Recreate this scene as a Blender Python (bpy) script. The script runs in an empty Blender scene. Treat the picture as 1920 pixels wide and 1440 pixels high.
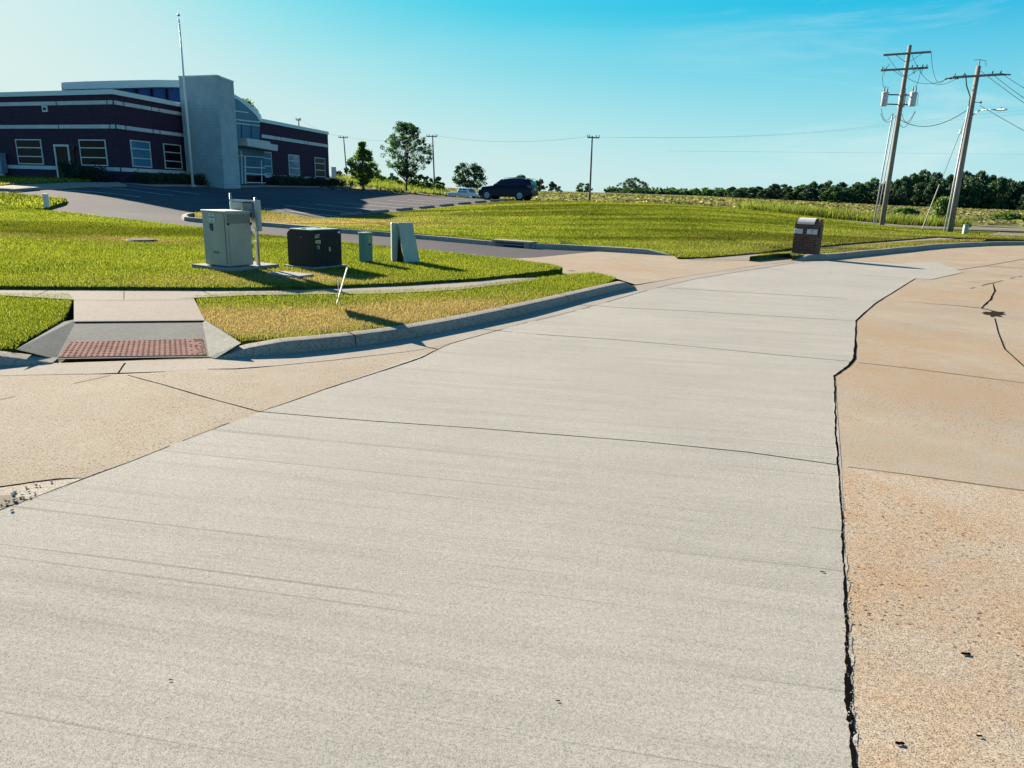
import bpy, math, random
import numpy as np
from math import sin, cos, pi, radians, sqrt, atan2
from mathutils import Vector, Matrix
from mathutils.geometry import delaunay_2d_cdt
random.seed(7); RN = np.random.default_rng(11)
C = bpy.context.scene.collection
scene = bpy.context.scene

# ---------------------------------------------------------------- camera
H = 1.73; F = 1329.0; TH = radians(15.2); RO = radians(1.8)
cam = bpy.data.cameras.new('camera'); camo = bpy.data.objects.new('camera', cam); C.objects.link(camo)
cam.sensor_width = 36; cam.lens = F/1920*36; cam.clip_start = .05; cam.clip_end = 6000
camo.matrix_world = Matrix.Translation((0, 0, H)) @ Matrix.Rotation(pi/2-TH, 4, 'X') @ Matrix.Rotation(RO, 4, 'Z')
scene.camera = camo
# ---------------------------------------------------------------- light
SUN_EL = radians(21); SUN_AZ = radians(131)      # azimuth measured from +X, counter-clockwise: where the sun stands
w = bpy.data.worlds.new('World'); scene.world = w; w.use_nodes = True
nt = w.node_tree; nt.nodes.clear()
def N(nt, t, **k):
    n = nt.nodes.new(t)
    for a, b in k.items():
        if a == 'i':
            for kk, vv in b.items(): n.inputs[kk].default_value = vv
        else: setattr(n, a, b)
    return n
L = lambda nt, a, b: nt.links.new(a, b)
sky = N(nt, 'ShaderNodeTexSky', sky_type='NISHITA', sun_disc=False, sun_elevation=SUN_EL, sun_rotation=pi/2-SUN_AZ,
        air_density=1.0, dust_density=.35, ozone_density=1.6, altitude=100)
sep = N(nt, 'ShaderNodeSeparateColor'); L(nt, sky.outputs[0], sep.inputs[0])
EXPO = 1.8; STR = .1
def lin(c): return tuple((x/255/12.92 if x/255 <= .04045 else ((x/255+.055)/1.055)**2.4) for x in c)
dv = N(nt, 'ShaderNodeMath', operation='DIVIDE'); dv.inputs[1].default_value = 16; L(nt, sep.outputs[0], dv.inputs[0])
# the physical sky's brightness graded to the thin cyan of the photograph
skr = N(nt, 'ShaderNodeValToRGB'); SK = [(.5, (12, 92, 185)), (1.2, (22, 140, 205)), (1.7, (30, 176, 224)), (2.6, (52, 196, 231)), (3.6, (80, 209, 234)), (5.8, (146, 226, 236)), (8.5, (196, 234, 237)), (13.5, (224, 243, 239))]
while len(skr.color_ramp.elements) < len(SK): skr.color_ramp.elements.new(.5)
for e_, (p_, c_) in zip(skr.color_ramp.elements, SK): e_.position = p_/16; e_.color = (*lin(c_), 1)
L(nt, dv.outputs[0], skr.inputs[0])
tc = N(nt, 'ShaderNodeTexCoord')
mp = N(nt, 'ShaderNodeMapping'); mp.inputs['Rotation'].default_value = (0, radians(-14), radians(25)); mp.inputs['Scale'].default_value = (1.2, 5, 11)
L(nt, tc.outputs['Generated'], mp.inputs['Vector'])
cn = N(nt, 'ShaderNodeTexNoise', i={'Scale': 1.3, 'Detail': 9, 'Roughness': .62, 'Distortion': .6})
L(nt, mp.outputs[0], cn.inputs['Vector'])
cr = N(nt, 'ShaderNodeValToRGB'); cr.color_ramp.elements[0].position = .47; cr.color_ramp.elements[1].position = .72
cr.color_ramp.elements[1].color = (.6, .6, .6, 1)
L(nt, cn.outputs['Fac'], cr.inputs[0])
sxyz = N(nt, 'ShaderNodeSeparateXYZ'); L(nt, tc.outputs['Generated'], sxyz.inputs[0])
hz_ = N(nt, 'ShaderNodeMapRange', i={'From Min': .0, 'From Max': .22, 'To Min': .75, 'To Max': 0.0}); L(nt, sxyz.outputs[2], hz_.inputs[0])
mh = N(nt, 'ShaderNodeMixRGB', blend_type='MIX'); mh.inputs[2].default_value = (*lin((205, 233, 232)), 1); L(nt, hz_.outputs[0], mh.inputs[0]); L(nt, skr.outputs[0], mh.inputs[1])
mx = N(nt, 'ShaderNodeMixRGB', blend_type='MIX'); mx.inputs[2].default_value = (*lin((225, 243, 241)), 1)
cx = N(nt, 'ShaderNodeMapRange', i={'From Min': .12, 'From Max': .5, 'To Min': .15, 'To Max': 1.0}); L(nt, sxyz.outputs[0], cx.inputs[0]); cm = N(nt, 'ShaderNodeMath', operation='MULTIPLY'); L(nt, cr.outputs[0], cm.inputs[0]); L(nt, cx.outputs[0], cm.inputs[1]); L(nt, cm.outputs[0], mx.inputs[0]); L(nt, mh.outputs[0], mx.inputs[1])
bg = N(nt, 'ShaderNodeBackground', i={'Strength': STR}); sc_ = N(nt, 'ShaderNodeVectorMath', operation='SCALE'); sc_.inputs['Scale'].default_value = 1/STR/2**EXPO; L(nt, mx.outputs[0], sc_.inputs[0]); L(nt, sc_.outputs[0], bg.inputs[0])
wo = N(nt, 'ShaderNodeOutputWorld'); L(nt, bg.outputs[0], wo.inputs[0])
sun = bpy.data.lights.new('sun', 'SUN'); sun.energy = 5.0; sun.angle = radians(.5); sun.color = (1, .91, .76)
suno = bpy.data.objects.new('sun', sun); C.objects.link(suno)
sd = Vector((cos(SUN_EL)*cos(SUN_AZ), cos(SUN_EL)*sin(SUN_AZ), sin(SUN_EL)))
suno.rotation_euler = sd.to_track_quat('Z', 'Y').to_euler(); suno.location = (0, 0, 40)
vs = scene.view_settings; vs.view_transform = 'Standard'; vs.look = 'None'; vs.exposure = EXPO; vs.gamma = 1
scene.cycles.max_bounces = 6

# ---------------------------------------------------------------- terrain heights (pavement level), table over bearing and distance
Rm = np.array(camo.matrix_world.to_3x3())
def ray(u, v): return Rm @ np.array([(u-960)/F, -(v-720)/F, -1.])
def bearing(u):
    r = ray(u, 358+.0314*(u-960)); return r[0]/r[1]
COLS = {
 -600: [(11,0),(27,.4),(34,1.1),(44,1.6),(60,1.7)],
 0:   [(11,0),(20,.15),(27,.33),(33.7,.97),(44,1.6),(60,1.7)],
 200: [(11,0),(20,.08),(25,.27),(30.5,.6),(39,1.38),(43,1.55),(60,1.7)],
 350: [(14,0),(22,.05),(29.5,.2),(46,1.5),(60,1.7)],
 500: [(20,0),(29,.1),(57,1.6),(70,1.72)],
 656: [(22,0),(28,.05),(36,.27),(55,1.2),(70,1.66),(80,1.9),(105,3.0),(140,3.2)],
 800: [(25,0),(30,.1),(43.6,.54),(58,1.1),(70,1.4),(82,1.0),(100,1.9),(300,2.4)],
 868: [(25,0),(50,.82),(60,1.08),(70,1.12),(80,.1),(92,-.55),(104,-.1),(130,1.3),(300,2.4)],
 929: [(25,0),(54,.98),(60,1.08),(66,1.0),(76,.5),(95,1.1),(300,2.4)],
 1105:[(23.8,0),(30,.22),(46,1.02),(60,.95),(88,.85),(150,1.6),(400,2.8)],
 1300:[(21.6,0),(30,.30),(45,1.0),(60,1.05),(120,1.5),(300,2.4)],
 1500:[(23,0),(30,.12),(43,.57),(55,.62),(100,1.15),(300,2.0)],
 1700:[(30,0),(40,.02),(47,0),(60,.1),(80,.4),(160,.9),(300,1.3)],
 1900:[(30,0),(45,0),(70,.3),(150,.8),(300,1.0)],
 2600:[(30,0),(45,0),(70,.3),(150,.8),(300,1.0)]}
_us = sorted(COLS); _ss = np.array([bearing(u) for u in _us])
_sg = np.linspace(-2.2, 1.6, 191); _lg = np.linspace(math.log(6), math.log(1500), 170)
_tab = np.array([[np.interp(math.exp(l)*.965, [p[0] for p in COLS[u]], [p[1] for p in COLS[u]]) for l in _lg] for u in _us])
_G = np.array([[np.interp(s, _ss, _tab[:, j]) for j in range(len(_lg))] for s in _sg])
for _ in range(5):
    _P = np.pad(_G, 1, mode='edge'); _G = (_P[:-2, 1:-1]+2*_P[1:-1, 1:-1]+_P[2:, 1:-1])/4
for _ in range(3):
    _P = np.pad(_G, 1, mode='edge'); _G = (_P[1:-1, :-2]+2*_P[1:-1, 1:-1]+_P[1:-1, 2:])/4
def T(x, y):
    x = np.asarray(x, float); y = np.asarray(y, float); yy = np.maximum(y, 6.0)
    a = (np.clip(x/yy, -2.19, 1.59)+2.2)/(3.8)*190; b = (np.clip(np.log(yy), _lg[0], _lg[-1]-1e-6)-_lg[0])/(_lg[-1]-_lg[0])*169
    i = np.clip(a.astype(int), 0, 189); j = np.clip(b.astype(int), 0, 168); fa = a-i; fb = b-j
    return (_G[i, j]*(1-fa)+_G[i+1, j]*fa)*(1-fb)+(_G[i, j+1]*(1-fa)+_G[i+1, j+1]*fa)*fb
def g(u, v, off=0.0):
    """ground point seen at (u, v) of the photograph"""
    r = ray(u, v); ts = np.geomspace(1.5, 900, 900)
    P = r[None, :]*ts[:, None]; P[:, 2] += H
    d = P[:, 2]-(T(P[:, 0], P[:, 1])+off)
    k = np.argmax(d < 0)
    if d[k] >= 0: k = len(ts)-1
    a, b = ts[max(k-1, 0)], ts[k]
    for _ in range(30):
        m = (a+b)/2; p = r*m
        if p[2]+H-(float(T(p[0], p[1]))+off) < 0: b = m
        else: a = m
    p = r*a; return (p[0], p[1], p[2]+H)
def W(u, Z, off=0.0):
    """ground point on bearing of column u at depth Z"""
    y = Z/.965; x = bearing(u)*y; return (x, y, float(T(x, y))+off)
def pl(u, v, A, B):
    """point seen at (u,v) lying on the vertical plane through A and B"""
    r = ray(u, v); n = np.array([B[1]-A[1], A[0]-B[0]])
    t = (n[0]*A[0]+n[1]*A[1])/(n[0]*r[0]+n[1]*r[1]); return np.array([r[0]*t, r[1]*t, H+r[2]*t])

# ---------------------------------------------------------------- object helpers
def tag(o, label=None, cat=None, group=None, kind=None):
    if label: o['label'] = label
    if cat: o['category'] = cat
    if group: o['group'] = group
    if kind: o['kind'] = kind
    return o
def empty(name, loc, label, cat, rz=0, group=None):
    o = bpy.data.objects.new(name, None); C.objects.link(o); o.location = loc; o.rotation_euler = (0, 0, rz)
    o.empty_display_size = .2
    return tag(o, label, cat, group)
def copy_tree(o, parent=None):
    c = o.copy(); C.objects.link(c)
    if parent: c.parent = parent
    for ch in list(o.children): copy_tree(ch, c)
    return c
def rawmesh(name, V, Fs, mat, parent=None, smooth=False, attrs=None):
    me = bpy.data.meshes.new(name); V = np.asarray(V, np.float32)
    if isinstance(Fs, np.ndarray):
        k = Fs.shape[1]; me.vertices.add(len(V)); me.vertices.foreach_set('co', V.ravel())
        me.loops.add(Fs.size); me.loops.foreach_set('vertex_index', Fs.ravel().astype(np.int32))
        me.polygons.add(len(Fs)); me.polygons.foreach_set('loop_start', np.arange(len(Fs), dtype=np.int32)*k)
        me.polygons.foreach_set('loop_total', np.full(len(Fs), k, np.int32)); me.update(calc_edges=True)
    else: me.from_pydata([tuple(map(float, v)) for v in V], [], Fs); me.update()
    for an, av in (attrs or {}).items():
        at = me.attributes.new(an, 'FLOAT', 'POINT'); at.data.foreach_set('value', np.asarray(av, np.float32))
    if smooth: me.polygons.foreach_set('use_smooth', [True]*len(me.polygons))
    if mat: me.materials.append(mat)
    o = bpy.data.objects.new(name, me); C.objects.link(o)
    if parent: o.parent = parent
    return o
class MB:
    def __init__(s): s.v = []; s.f = []
    def add(s, V, Fs):
        b = len(s.v); s.v += [tuple(map(float, p)) for p in V]; s.f += [tuple(i+b for i in q) for q in Fs]; return s
    def box(s, c, d, rz=0, M=None, bev=0.0):
        hx, hy, hz = d[0]/2, d[1]/2, d[2]/2
        if bev > 0:
            P = []
            for zz, r in ((-hz, bev), (-hz+bev, 0), (hz-bev, 0), (hz, bev)):
                X, Y = hx-r, hy-r; e = bev
                P += [(X, -Y+e, zz), (X, Y-e, zz), (X-e, Y, zz), (-X+e, Y, zz), (-X, Y-e, zz), (-X, -Y+e, zz), (-X+e, -Y, zz), (X-e, -Y, zz)]
            Fs = [tuple(range(7, -1, -1)), tuple(range(24, 32))]
            for k in range(3):
                for i in range(8): Fs.append((k*8+i, k*8+(i+1) % 8, k*8+8+(i+1) % 8, k*8+8+i))
        else:
            P = [(x, y, z) for z in (-hz, hz) for x, y in ((-hx, -hy), (hx, -hy), (hx, hy), (-hx, hy))]
            Fs = [(3, 2, 1, 0), (4, 5, 6, 7), (0, 1, 5, 4), (1, 2, 6, 5), (2, 3, 7, 6), (3, 0, 4, 7)]
        R = M if M is not None else Matrix.Rotation(rz, 3, 'Z')
        return s.add([tuple(R @ Vector(p)+Vector(c)) for p in P], Fs)
    def tube(s, pts, rad, n=8, cap=True):
        pts = [Vector(p) for p in pts]
        if not hasattr(rad, '__len__'): rad = [rad]*len(pts)
        V = []; up = None
        for i, p in enumerate(pts):
            d = (pts[min(i+1, len(pts)-1)]-pts[max(i-1, 0)]).normalized()
            if up is None: up = d.orthogonal().normalized()
            a = (up-d*up.dot(d)).normalized(); b = d.cross(a); up = a
            V += [p+(a*cos(2*pi*k/n)+b*sin(2*pi*k/n))*rad[i] for k in range(n)]
        Fs = [(i*n+k, i*n+(k+1) % n, (i+1)*n+(k+1) % n, (i+1)*n+k) for i in range(len(pts)-1) for k in range(n)]
        if cap: Fs += [tuple(range(n-1, -1, -1)), tuple(range((len(pts)-1)*n, len(pts)*n))]
        return s.add(V, Fs)
    def prism(s, poly, z0, z1):
        n = len(poly); a = sum(poly[i][0]*poly[(i+1) % n][1]-poly[(i+1) % n][0]*poly[i][1] for i in range(n))
        if a < 0: poly = poly[::-1]
        V = [(p[0], p[1], z0) for p in poly]+[(p[0], p[1], z1) for p in poly]
        return s.add(V, [tuple(range(n-1, -1, -1)), tuple(range(n, 2*n))]+[(i, (i+1) % n, n+(i+1) % n, n+i) for i in range(n)])
    def lathe(s, prof, n=16, c=(0, 0, 0), M=None):
        R = M if M is not None else Matrix.Identity(3)
        V = [R @ Vector((r*cos(2*pi*k/n), r*sin(2*pi*k/n), z))+Vector(c) for r, z in prof for k in range(n)]
        Fs = [(i*n+k, i*n+(k+1) % n, (i+1)*n+(k+1) % n, (i+1)*n+k) for i in range(len(prof)-1) for k in range(n)]
        return s.add(V, Fs+[tuple(range(n-1, -1, -1)), tuple(range((len(prof)-1)*n, len(prof)*n))])
    def each(s, name, mat, parent=None, smooth=False, org=None):
        n = len(s.v); up = list(range(n))
        def fd(i):
            while up[i] != i: up[i] = up[up[i]]; i = up[i]
            return i
        for f in s.f:
            for q in f[1:]: up[fd(q)] = fd(f[0])
        gr = {}
        for f in s.f: gr.setdefault(fd(f[0]), []).append(f)
        for fs in gr.values():
            ids = sorted({q for f in fs for q in f}); mp = {q: i for i, q in enumerate(ids)}; m2 = MB(); m2.v = [s.v[q] for q in ids]; m2.f = [tuple(mp[q] for q in f) for f in fs]; o = m2.build(name, mat, parent, smooth, org)
        return o
    def build(s, name, mat, parent=None, smooth=False, org=None):
        V = s.v if org is None else [(p[0]-org[0], p[1]-org[1], p[2]-org[2]) for p in s.v]
        return rawmesh(name, V, s.f, mat, parent, smooth)
def shade_auto(o, ang=35):
    me = o.data; me.polygons.foreach_set('use_smooth', [True]*len(me.polygons))
    try: me.set_sharp_from_angle(angle=radians(ang))
    except Exception: pass
    return o

# ---------------------------------------------------------------- materials
def mat(name, col, rough=.8, metal=0, spec=.4, **k):
    m = bpy.data.materials.new(name); m.use_nodes = True; b = m.node_tree.nodes['Principled BSDF']
    b.inputs['Base Color'].default_value = (*col, 1); b.inputs['Roughness'].default_value = rough
    b.inputs['Metallic'].default_value = metal; b.inputs['Specular IOR Level'].default_value = spec
    for a, v in k.items(): b.inputs[a].default_value = v
    return m
class NT:
    """small wrapper for noise based colouring"""
    def __init__(s, m): s.m = m; s.nt = m.node_tree; s.b = s.nt.nodes['Principled BSDF']; s.tc = N(s.nt, 'ShaderNodeTexCoord'); s.col = None
    def vec(s, scale=(1, 1, 1), rz=0):
        mp = N(s.nt, 'ShaderNodeMapping'); mp.inputs['Scale'].default_value = scale; mp.inputs['Rotation'].default_value = (0, 0, rz)
        r = N(s.nt, 'ShaderNodeMapping'); r.inputs['Rotation'].default_value = (0, 0, rz); mp.inputs['Rotation'].default_value = (0, 0, 0)
        L(s.nt, s.tc.outputs['Object'], r.inputs[0]); L(s.nt, r.outputs[0], mp.inputs[0]); return mp.outputs[0]
    def noise(s, scale, detail=4, rough=.6, vec=None, dist=0):
        n = N(s.nt, 'ShaderNodeTexNoise', i={'Scale': scale, 'Detail': detail, 'Roughness': rough, 'Distortion': dist})
        L(s.nt, vec if vec is not None else s.vec(), n.inputs['Vector']); return n.outputs['Fac']
    def ramp(s, fac, stops):
        r = N(s.nt, 'ShaderNodeValToRGB'); e = r.color_ramp.elements
        while len(e) < len(stops): e.new(.5)
        for q, (p, c) in zip(e, stops):
            q.position = p; q.color = (*c, 1) if hasattr(c, '__len__') else (c, c, c, 1)
        L(s.nt, fac, r.inputs[0]); return r.outputs[0]
    def mix(s, fac, a, b, mode='MIX'):
        m = N(s.nt, 'ShaderNodeMixRGB', blend_type=mode)
        for i, x in enumerate((fac, a, b)):
            if isinstance(x, (int, float)): m.inputs[i].default_value = x if i == 0 else (x, x, x, 1)
            elif isinstance(x, tuple): m.inputs[i].default_value = (*x, 1)
            else: L(s.nt, x, m.inputs[i])
        return m.outputs[0]
    def attr(s, n):
        a = N(s.nt, 'ShaderNodeAttribute', attribute_name=n); return a.outputs['Fac']
    def base(s, c): L(s.nt, c, s.b.inputs['Base Color'])
    def bump(s, h, strength=.3, dist=.01):
        b = N(s.nt, 'ShaderNodeBump', i={'Strength': strength, 'Distance': dist}); L(s.nt, h, b.inputs['Height']); L(s.nt, b.outputs[0], s.b.inputs['Normal'])
def concrete(name, c, var, speck, broom=None, stain=None, pits=.0, bump=.35, sscale=170):
    c = tuple(x*.70 for x in c); stain = stain and tuple(x*.70 for x in stain)
    m = mat(name, c, 1.0, spec=.08); n = NT(m)
    dk = lambda q, k: tuple(x*k for x in q)
    big = n.noise(.55, 5, .6)
    col = n.ramp(big, [(.3, dk(c, 1-var)), (.7, dk(c, 1+var))])
    if stain:
        st = n.mix(.35, n.ramp(n.noise(.33, 8, .75, dist=.4), [(.44, 0.0), (.60, 1.0)]), n.ramp(n.noise(2.6, 6, .7), [(.44, 0.0), (.56, 1.0)]))
        col = n.mix(st, col, stain)
    fine = n.noise(sscale, 3, .75)
    sp = n.ramp(fine, [(.37, 1-speck*1.25), (.47, 1.0), (.62, 1+speck*.4)])
    col = n.mix(1, col, sp, 'MULTIPLY')
    mid = n.ramp(n.noise(sscale*.22, 4, .7), [(.3, 1-speck*.35), (.6, 1.06)]); col = n.mix(1, col, mid, 'MULTIPLY')
    h = fine
    if broom is not None:
        bv = n.vec((.55, 42, 1), broom); bn = n.noise(1.6, 6, .72, bv)
        col = n.mix(1, col, n.ramp(bn, [(.30, .84), (.46, .98), (.66, 1.04)]), 'MULTIPLY'); h = n.mix(.5, fine, bn)
        gr_ = n.noise(1.0, 3, .6, n.vec((.16, 26, 1), broom)); col = n.mix(1, col, n.ramp(gr_, [(.335, .74), (.37, 1.0)]), 'MULTIPLY')
        pk = n.noise(.9, 5, .7, n.vec((.35, 9, 1), broom)); col = n.mix(1, col, n.ramp(pk, [(.30, .90), (.5, 1.0), (.72, 1.05)]), 'MULTIPLY')
    if pits:
        v = N(n.nt, 'ShaderNodeTexVoronoi', i={'Scale': 26.0, 'Randomness': 1.0}); L(n.nt, n.vec((1, 1.2, 1)), v.inputs['Vector'])
        pm = n.ramp(v.outputs['Distance'], [(pits, 0.25), (pits+.09, 1.0)])
        gate = n.ramp(n.noise(.8, 4, .6), [(.40, 0.0), (.56, 1.0)])
        pm2 = n.mix(gate, 1.0, pm); col = n.mix(1, col, pm2, 'MULTIPLY'); h = n.mix(1, h, pm2, 'MULTIPLY')
    n.base(col); n.bump(h, bump, .004); return m
M = {}
M['old'] = concrete('old_tan_concrete', (.45, .37, .275), .12, .6, stain=(.45, .31, .19), pits=.12, sscale=240)
M['cream'] = concrete('worn_cream_concrete', (.47, .385, .285), .08, .9, stain=(.44, .34, .23), pits=.14, sscale=260)
M['new'] = concrete('new_grey_concrete', (.46, .42, .355), .07, .60, broom=radians(10), sscale=320)
M['gutter'] = concrete('gutter_concrete', (.39, .33, .265), .1, .3, sscale=90)
M['spall'] = concrete('spalled_concrete', (.50, .43, .34), .15, .6, sscale=120)
M['walk'] = concrete('walk_concrete', (.35, .29, .235), .08, .3, sscale=90)
M['agg'] = concrete('exposed_aggregate', (.52, .42, .31), .10, 1.0, stain=(.50, .33, .19), pits=.16, sscale=190)
M['kerb'] = concrete('kerb_concrete', (.42, .355, .285), .16, .4, sscale=45)
M['ramp'] = concrete('ramp_concrete', (.20, .195, .17), .25, .3, sscale=60)
M['flare'] = concrete('flare_concrete', (.31, .295, .25), .2, .35, sscale=60)
M['stop'] = concrete('precast_concrete', (.28, .26, .24), .15, .3, sscale=40)
M['padc'] = concrete('pad_concrete', (.38, .36, .33), .12, .3, sscale=60)
def asphalt():
    m = mat('asphalt', (.09, .085, .09), 1.0, spec=.04); n = NT(m)
    c = n.ramp(n.noise(.12, 5, .6), [(.3, (.058, .050, .060)), (.7, (.105, .092, .088))])
    c = n.mix(1, c, n.ramp(n.noise(60, 3, .7), [(.3, .7), (.7, 1.25)]), 'MULTIPLY')
    c = n.mix(n.ramp(n.noise(1.1, 5, .6, n.vec((.3, 1, 1), .4)), [(.55, 0.0), (.8, .35)]), c, (.15, .13, .12))
    n.base(c); n.bump(n.noise(90, 3), .4, .006); return m
M['asphalt'] = asphalt()
M['tar'] = mat('joint_filler', (.006, .005, .005), 1.0, spec=0)
M['dirt'] = mat('dirt', (.11, .08, .055), .95)
M['line'] = mat('white_paint', (.55, .53, .50), .7)
def grassmat(name, blade=True, ca=(.13, .20, .028), cb=(.24, .29, .045), dry=(.40, .27, .10)):
    m = mat(name, ca, 1.0, spec=.0); n = NT(m)
    base = n.mix(n.ramp(n.noise(.45, 4, .65), [(.32, 0.0), (.68, 1.0)]), ca, cb)
    if blade:
        base = n.mix(n.ramp(n.attr('rnd'), [(.05, 0.0), (.6, .3), (1, .9)]), base, tuple(x*1.5 for x in cb))
        base = n.mix(n.ramp(n.noise(1.0, 1, .5), [(0, 0.0)]) if False else n.ramp(n.attr('rnd'), [(.0, .7), (.22, 0.0)]), base, (.022, .045, .004))
        base = n.mix(n.ramp(n.attr('rnd'), [(.90, 0.0), (.97, .55)]), base, (.42, .38, .2))
    else:
        base = n.mix(1, base, n.ramp(n.noise(9, 5, .75), [(.36, .35), (.56, 1.0), (.75, 1.5)]), 'MULTIPLY')
    dn = n.mix(1, n.attr('dry'), n.ramp(n.noise(5, 4, .7), [(.28, .6), (.48, 1.0)]), 'MULTIPLY')
    if blade: base = n.mix(dn, base, n.mix(1, dry, n.ramp(n.attr('rnd'), [(0, (.35, .38, .3)), (.35, .85), (1, (1.35, 1.3, 1.3))]), 'MULTIPLY'))
    else: base = n.mix(dn, base, dry)
    mow = n.ramp(n.noise(1.0, 3, .55, n.vec((.05, .36, 1), radians(-14))), [(.42, .55), (.56, 1.12)])
    base = n.mix(n.attr('mow'), base, n.mix(1, base, mow, 'MULTIPLY'))
    n.base(base)
    if blade:
        tr = N(n.nt, 'ShaderNodeBsdfTranslucent'); L(n.nt, n.mix(1, base, (1.15, 1.2, .7), 'MULTIPLY'), tr.inputs[0])
        ms = N(n.nt, 'ShaderNodeMixShader', i={0: .45}); out = n.nt.nodes['Material Output']
        L(n.nt, n.b.outputs[0], ms.inputs[1]); L(n.nt, tr.outputs[0], ms.inputs[2]); L(n.nt, ms.outputs[0], out.inputs[0])
    else: n.bump(n.noise(14, 5, .8), .9, .05)
    return m
M['blade'] = grassmat('grass_blades', True, (.060, .100, .010), (.195, .205, .026), (.33, .24, .12)); M['turf'] = grassmat('turf', False, ca=(.040, .066, .008), cb=(.13, .142, .018), dry=(.26, .19, .09))
M['stubble'] = grassmat('stubble', True, (.07, .08, .028), (.20, .175, .085), (.2, .15, .07))
M['tallgrass'] = grassmat('tall_grass', True, (.09, .13, .022), (.20, .22, .045), (.2, .15, .07))
def leafmat(name, ca, cb, tr=.4):
    m = mat(name, ca, .6, spec=.3); n = NT(m)
    base = n.mix(n.ramp(n.attr('rnd'), [(0, 0.0), (1, 1.0)]), ca, cb); oi = N(n.nt, 'ShaderNodeObjectInfo'); base = n.mix(1, base, n.ramp(oi.outputs['Random'], [(0, (.6, .72, .85)), (.55, 1.0), (1, (1.7, 1.6, 1.0))]), 'MULTIPLY'); n.base(base)
    t = N(n.nt, 'ShaderNodeBsdfTranslucent'); L(n.nt, n.mix(1, base, (1.3, 1.5, .6), 'MULTIPLY'), t.inputs[0])
    ms = N(n.nt, 'ShaderNodeMixShader', i={0: tr}); L(n.nt, n.b.outputs[0], ms.inputs[1]); L(n.nt, t.outputs[0], ms.inputs[2])
    L(n.nt, ms.outputs[0], n.nt.nodes['Material Output'].inputs[0]); return m
M['leafA'] = leafmat('leaves_maple', (.035, .075, .03), (.09, .15, .05)); M['leafB'] = leafmat('leaves_far', (.018, .045, .028), (.055, .10, .045), .25)
M['leafC'] = leafmat('leaves_shrub', (.012, .02, .014), (.035, .055, .03), .15); M['leafD'] = leafmat('leaves_bush', (.07, .12, .03), (.17, .22, .05), .35)
M['bark'] = mat('bark', (.07, .055, .045), .95)
def woodmat():
    m = mat('weathered_wood', (.27, .23, .2), .9); n = NT(m)
    n.base(n.ramp(n.noise(3, 6, .7, n.vec((8, 8, .4))), [(.3, (.12, .10, .085)), (.7, (.30, .26, .22))])); n.bump(n.noise(6, 5, .7, n.vec((6, 6, .4))), .5, .02); return m
M['wood'] = woodmat()
M['poledark'] = mat('distant_pole_wood', (.10, .085, .08), .9)
M['wire'] = mat('wire', (.03, .035, .04), 1.0, spec=0); M['ins'] = mat('insulator', (.07, .06, .07), .4)
M['steel'] = mat('galvanised_steel', (.42, .44, .44), .45, .6); M['conduit'] = mat('conduit_grey', (.45, .45, .45), .6)
M['tank'] = mat('transformer_grey', (.46, .50, .52), .45)
def painted(name, c, rough=.5, metal=0):
    m = mat(name, c, rough, metal); n = NT(m)
    n.base(n.mix(1, n.mix(1, (*c,), n.ramp(n.noise(2.2, 6, .7, n.vec((1, 1, .35))), [(.25, .72), (.65, 1.06)]), 'MULTIPLY'), n.ramp(n.noise(28, 3, .7), [(.3, .9), (.6, 1.03)]), 'MULTIPLY')); n.bump(n.noise(20, 4), .06, .01); return m
M['cab'] = painted('cabinet_paint', (.40, .375, .30)); M['cabdark'] = painted('grille_grey', (.15, .17, .18)); M['green'] = painted('dark_green_paint', (.005, .009, .011), .7)
M['greenlid'] = painted('lid_green_paint', (.20, .30, .25), .45)
M['pedgreen'] = painted('pedestal_green', (.10, .24, .20)); M['pedgrey'] = painted('pedestal_grey_green', (.36, .40, .32))
M['black'] = mat('black', (.012, .012, .014), .6); M['white'] = mat('white', (.6, .59, .55), .6); M['lettering'] = mat('yellow_letters', (.95, .78, .36), .6)
M['navy'] = mat('navy_sticker', (.015, .03, .08), .5)
def brick(name, ca, cb, mort, s=1.0):
    m = mat(name, ca, .9, spec=.2); n = NT(m)
    b = N(n.nt, 'ShaderNodeTexBrick', i={'Scale': 1.0*s, 'Mortar Size': .012, 'Brick Width': .22, 'Row Height': .075, 'Color1': (*ca, 1), 'Color2': (*cb, 1), 'Mortar': (*mort, 1)})
    # brick coordinates: distance along the wall in x, height in y
    mp = N(n.nt, 'ShaderNodeSeparateXYZ'); L(n.nt, n.tc.outputs['Object'], mp.inputs[0])
    ad = N(n.nt, 'ShaderNodeMath', operation='ADD'); L(n.nt, mp.outputs[0], ad.inputs[0]); L(n.nt, mp.outputs[1], ad.inputs[1])
    cb_ = N(n.nt, 'ShaderNodeCombineXYZ'); L(n.nt, ad.outputs[0], cb_.inputs[0]); L(n.nt, mp.outputs[2], cb_.inputs[1]); L(n.nt, cb_.outputs[0], b.inputs['Vector'])
    c = n.mix(1, b.outputs['Color'], n.ramp(n.noise(4, 5, .7), [(.3, .75), (.7, 1.15)]), 'MULTIPLY'); n.base(c); n.bump(b.outputs['Fac'], -.4, .01); return m
M['brick'] = brick('building_brick', (.026, .012, .036), (.050, .015, .036), (.05, .04, .06)); M['mbrick'] = brick('mailbox_brick', (.17, .058, .032), (.09, .038, .03), (.13, .10, .085))
M['stone'] = concrete('cast_stone', (.72, .74, .74), .1, .15, sscale=12, bump=.1); M['fascia'] = mat('fascia_metal', (.56, .66, .66), .7)
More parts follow.
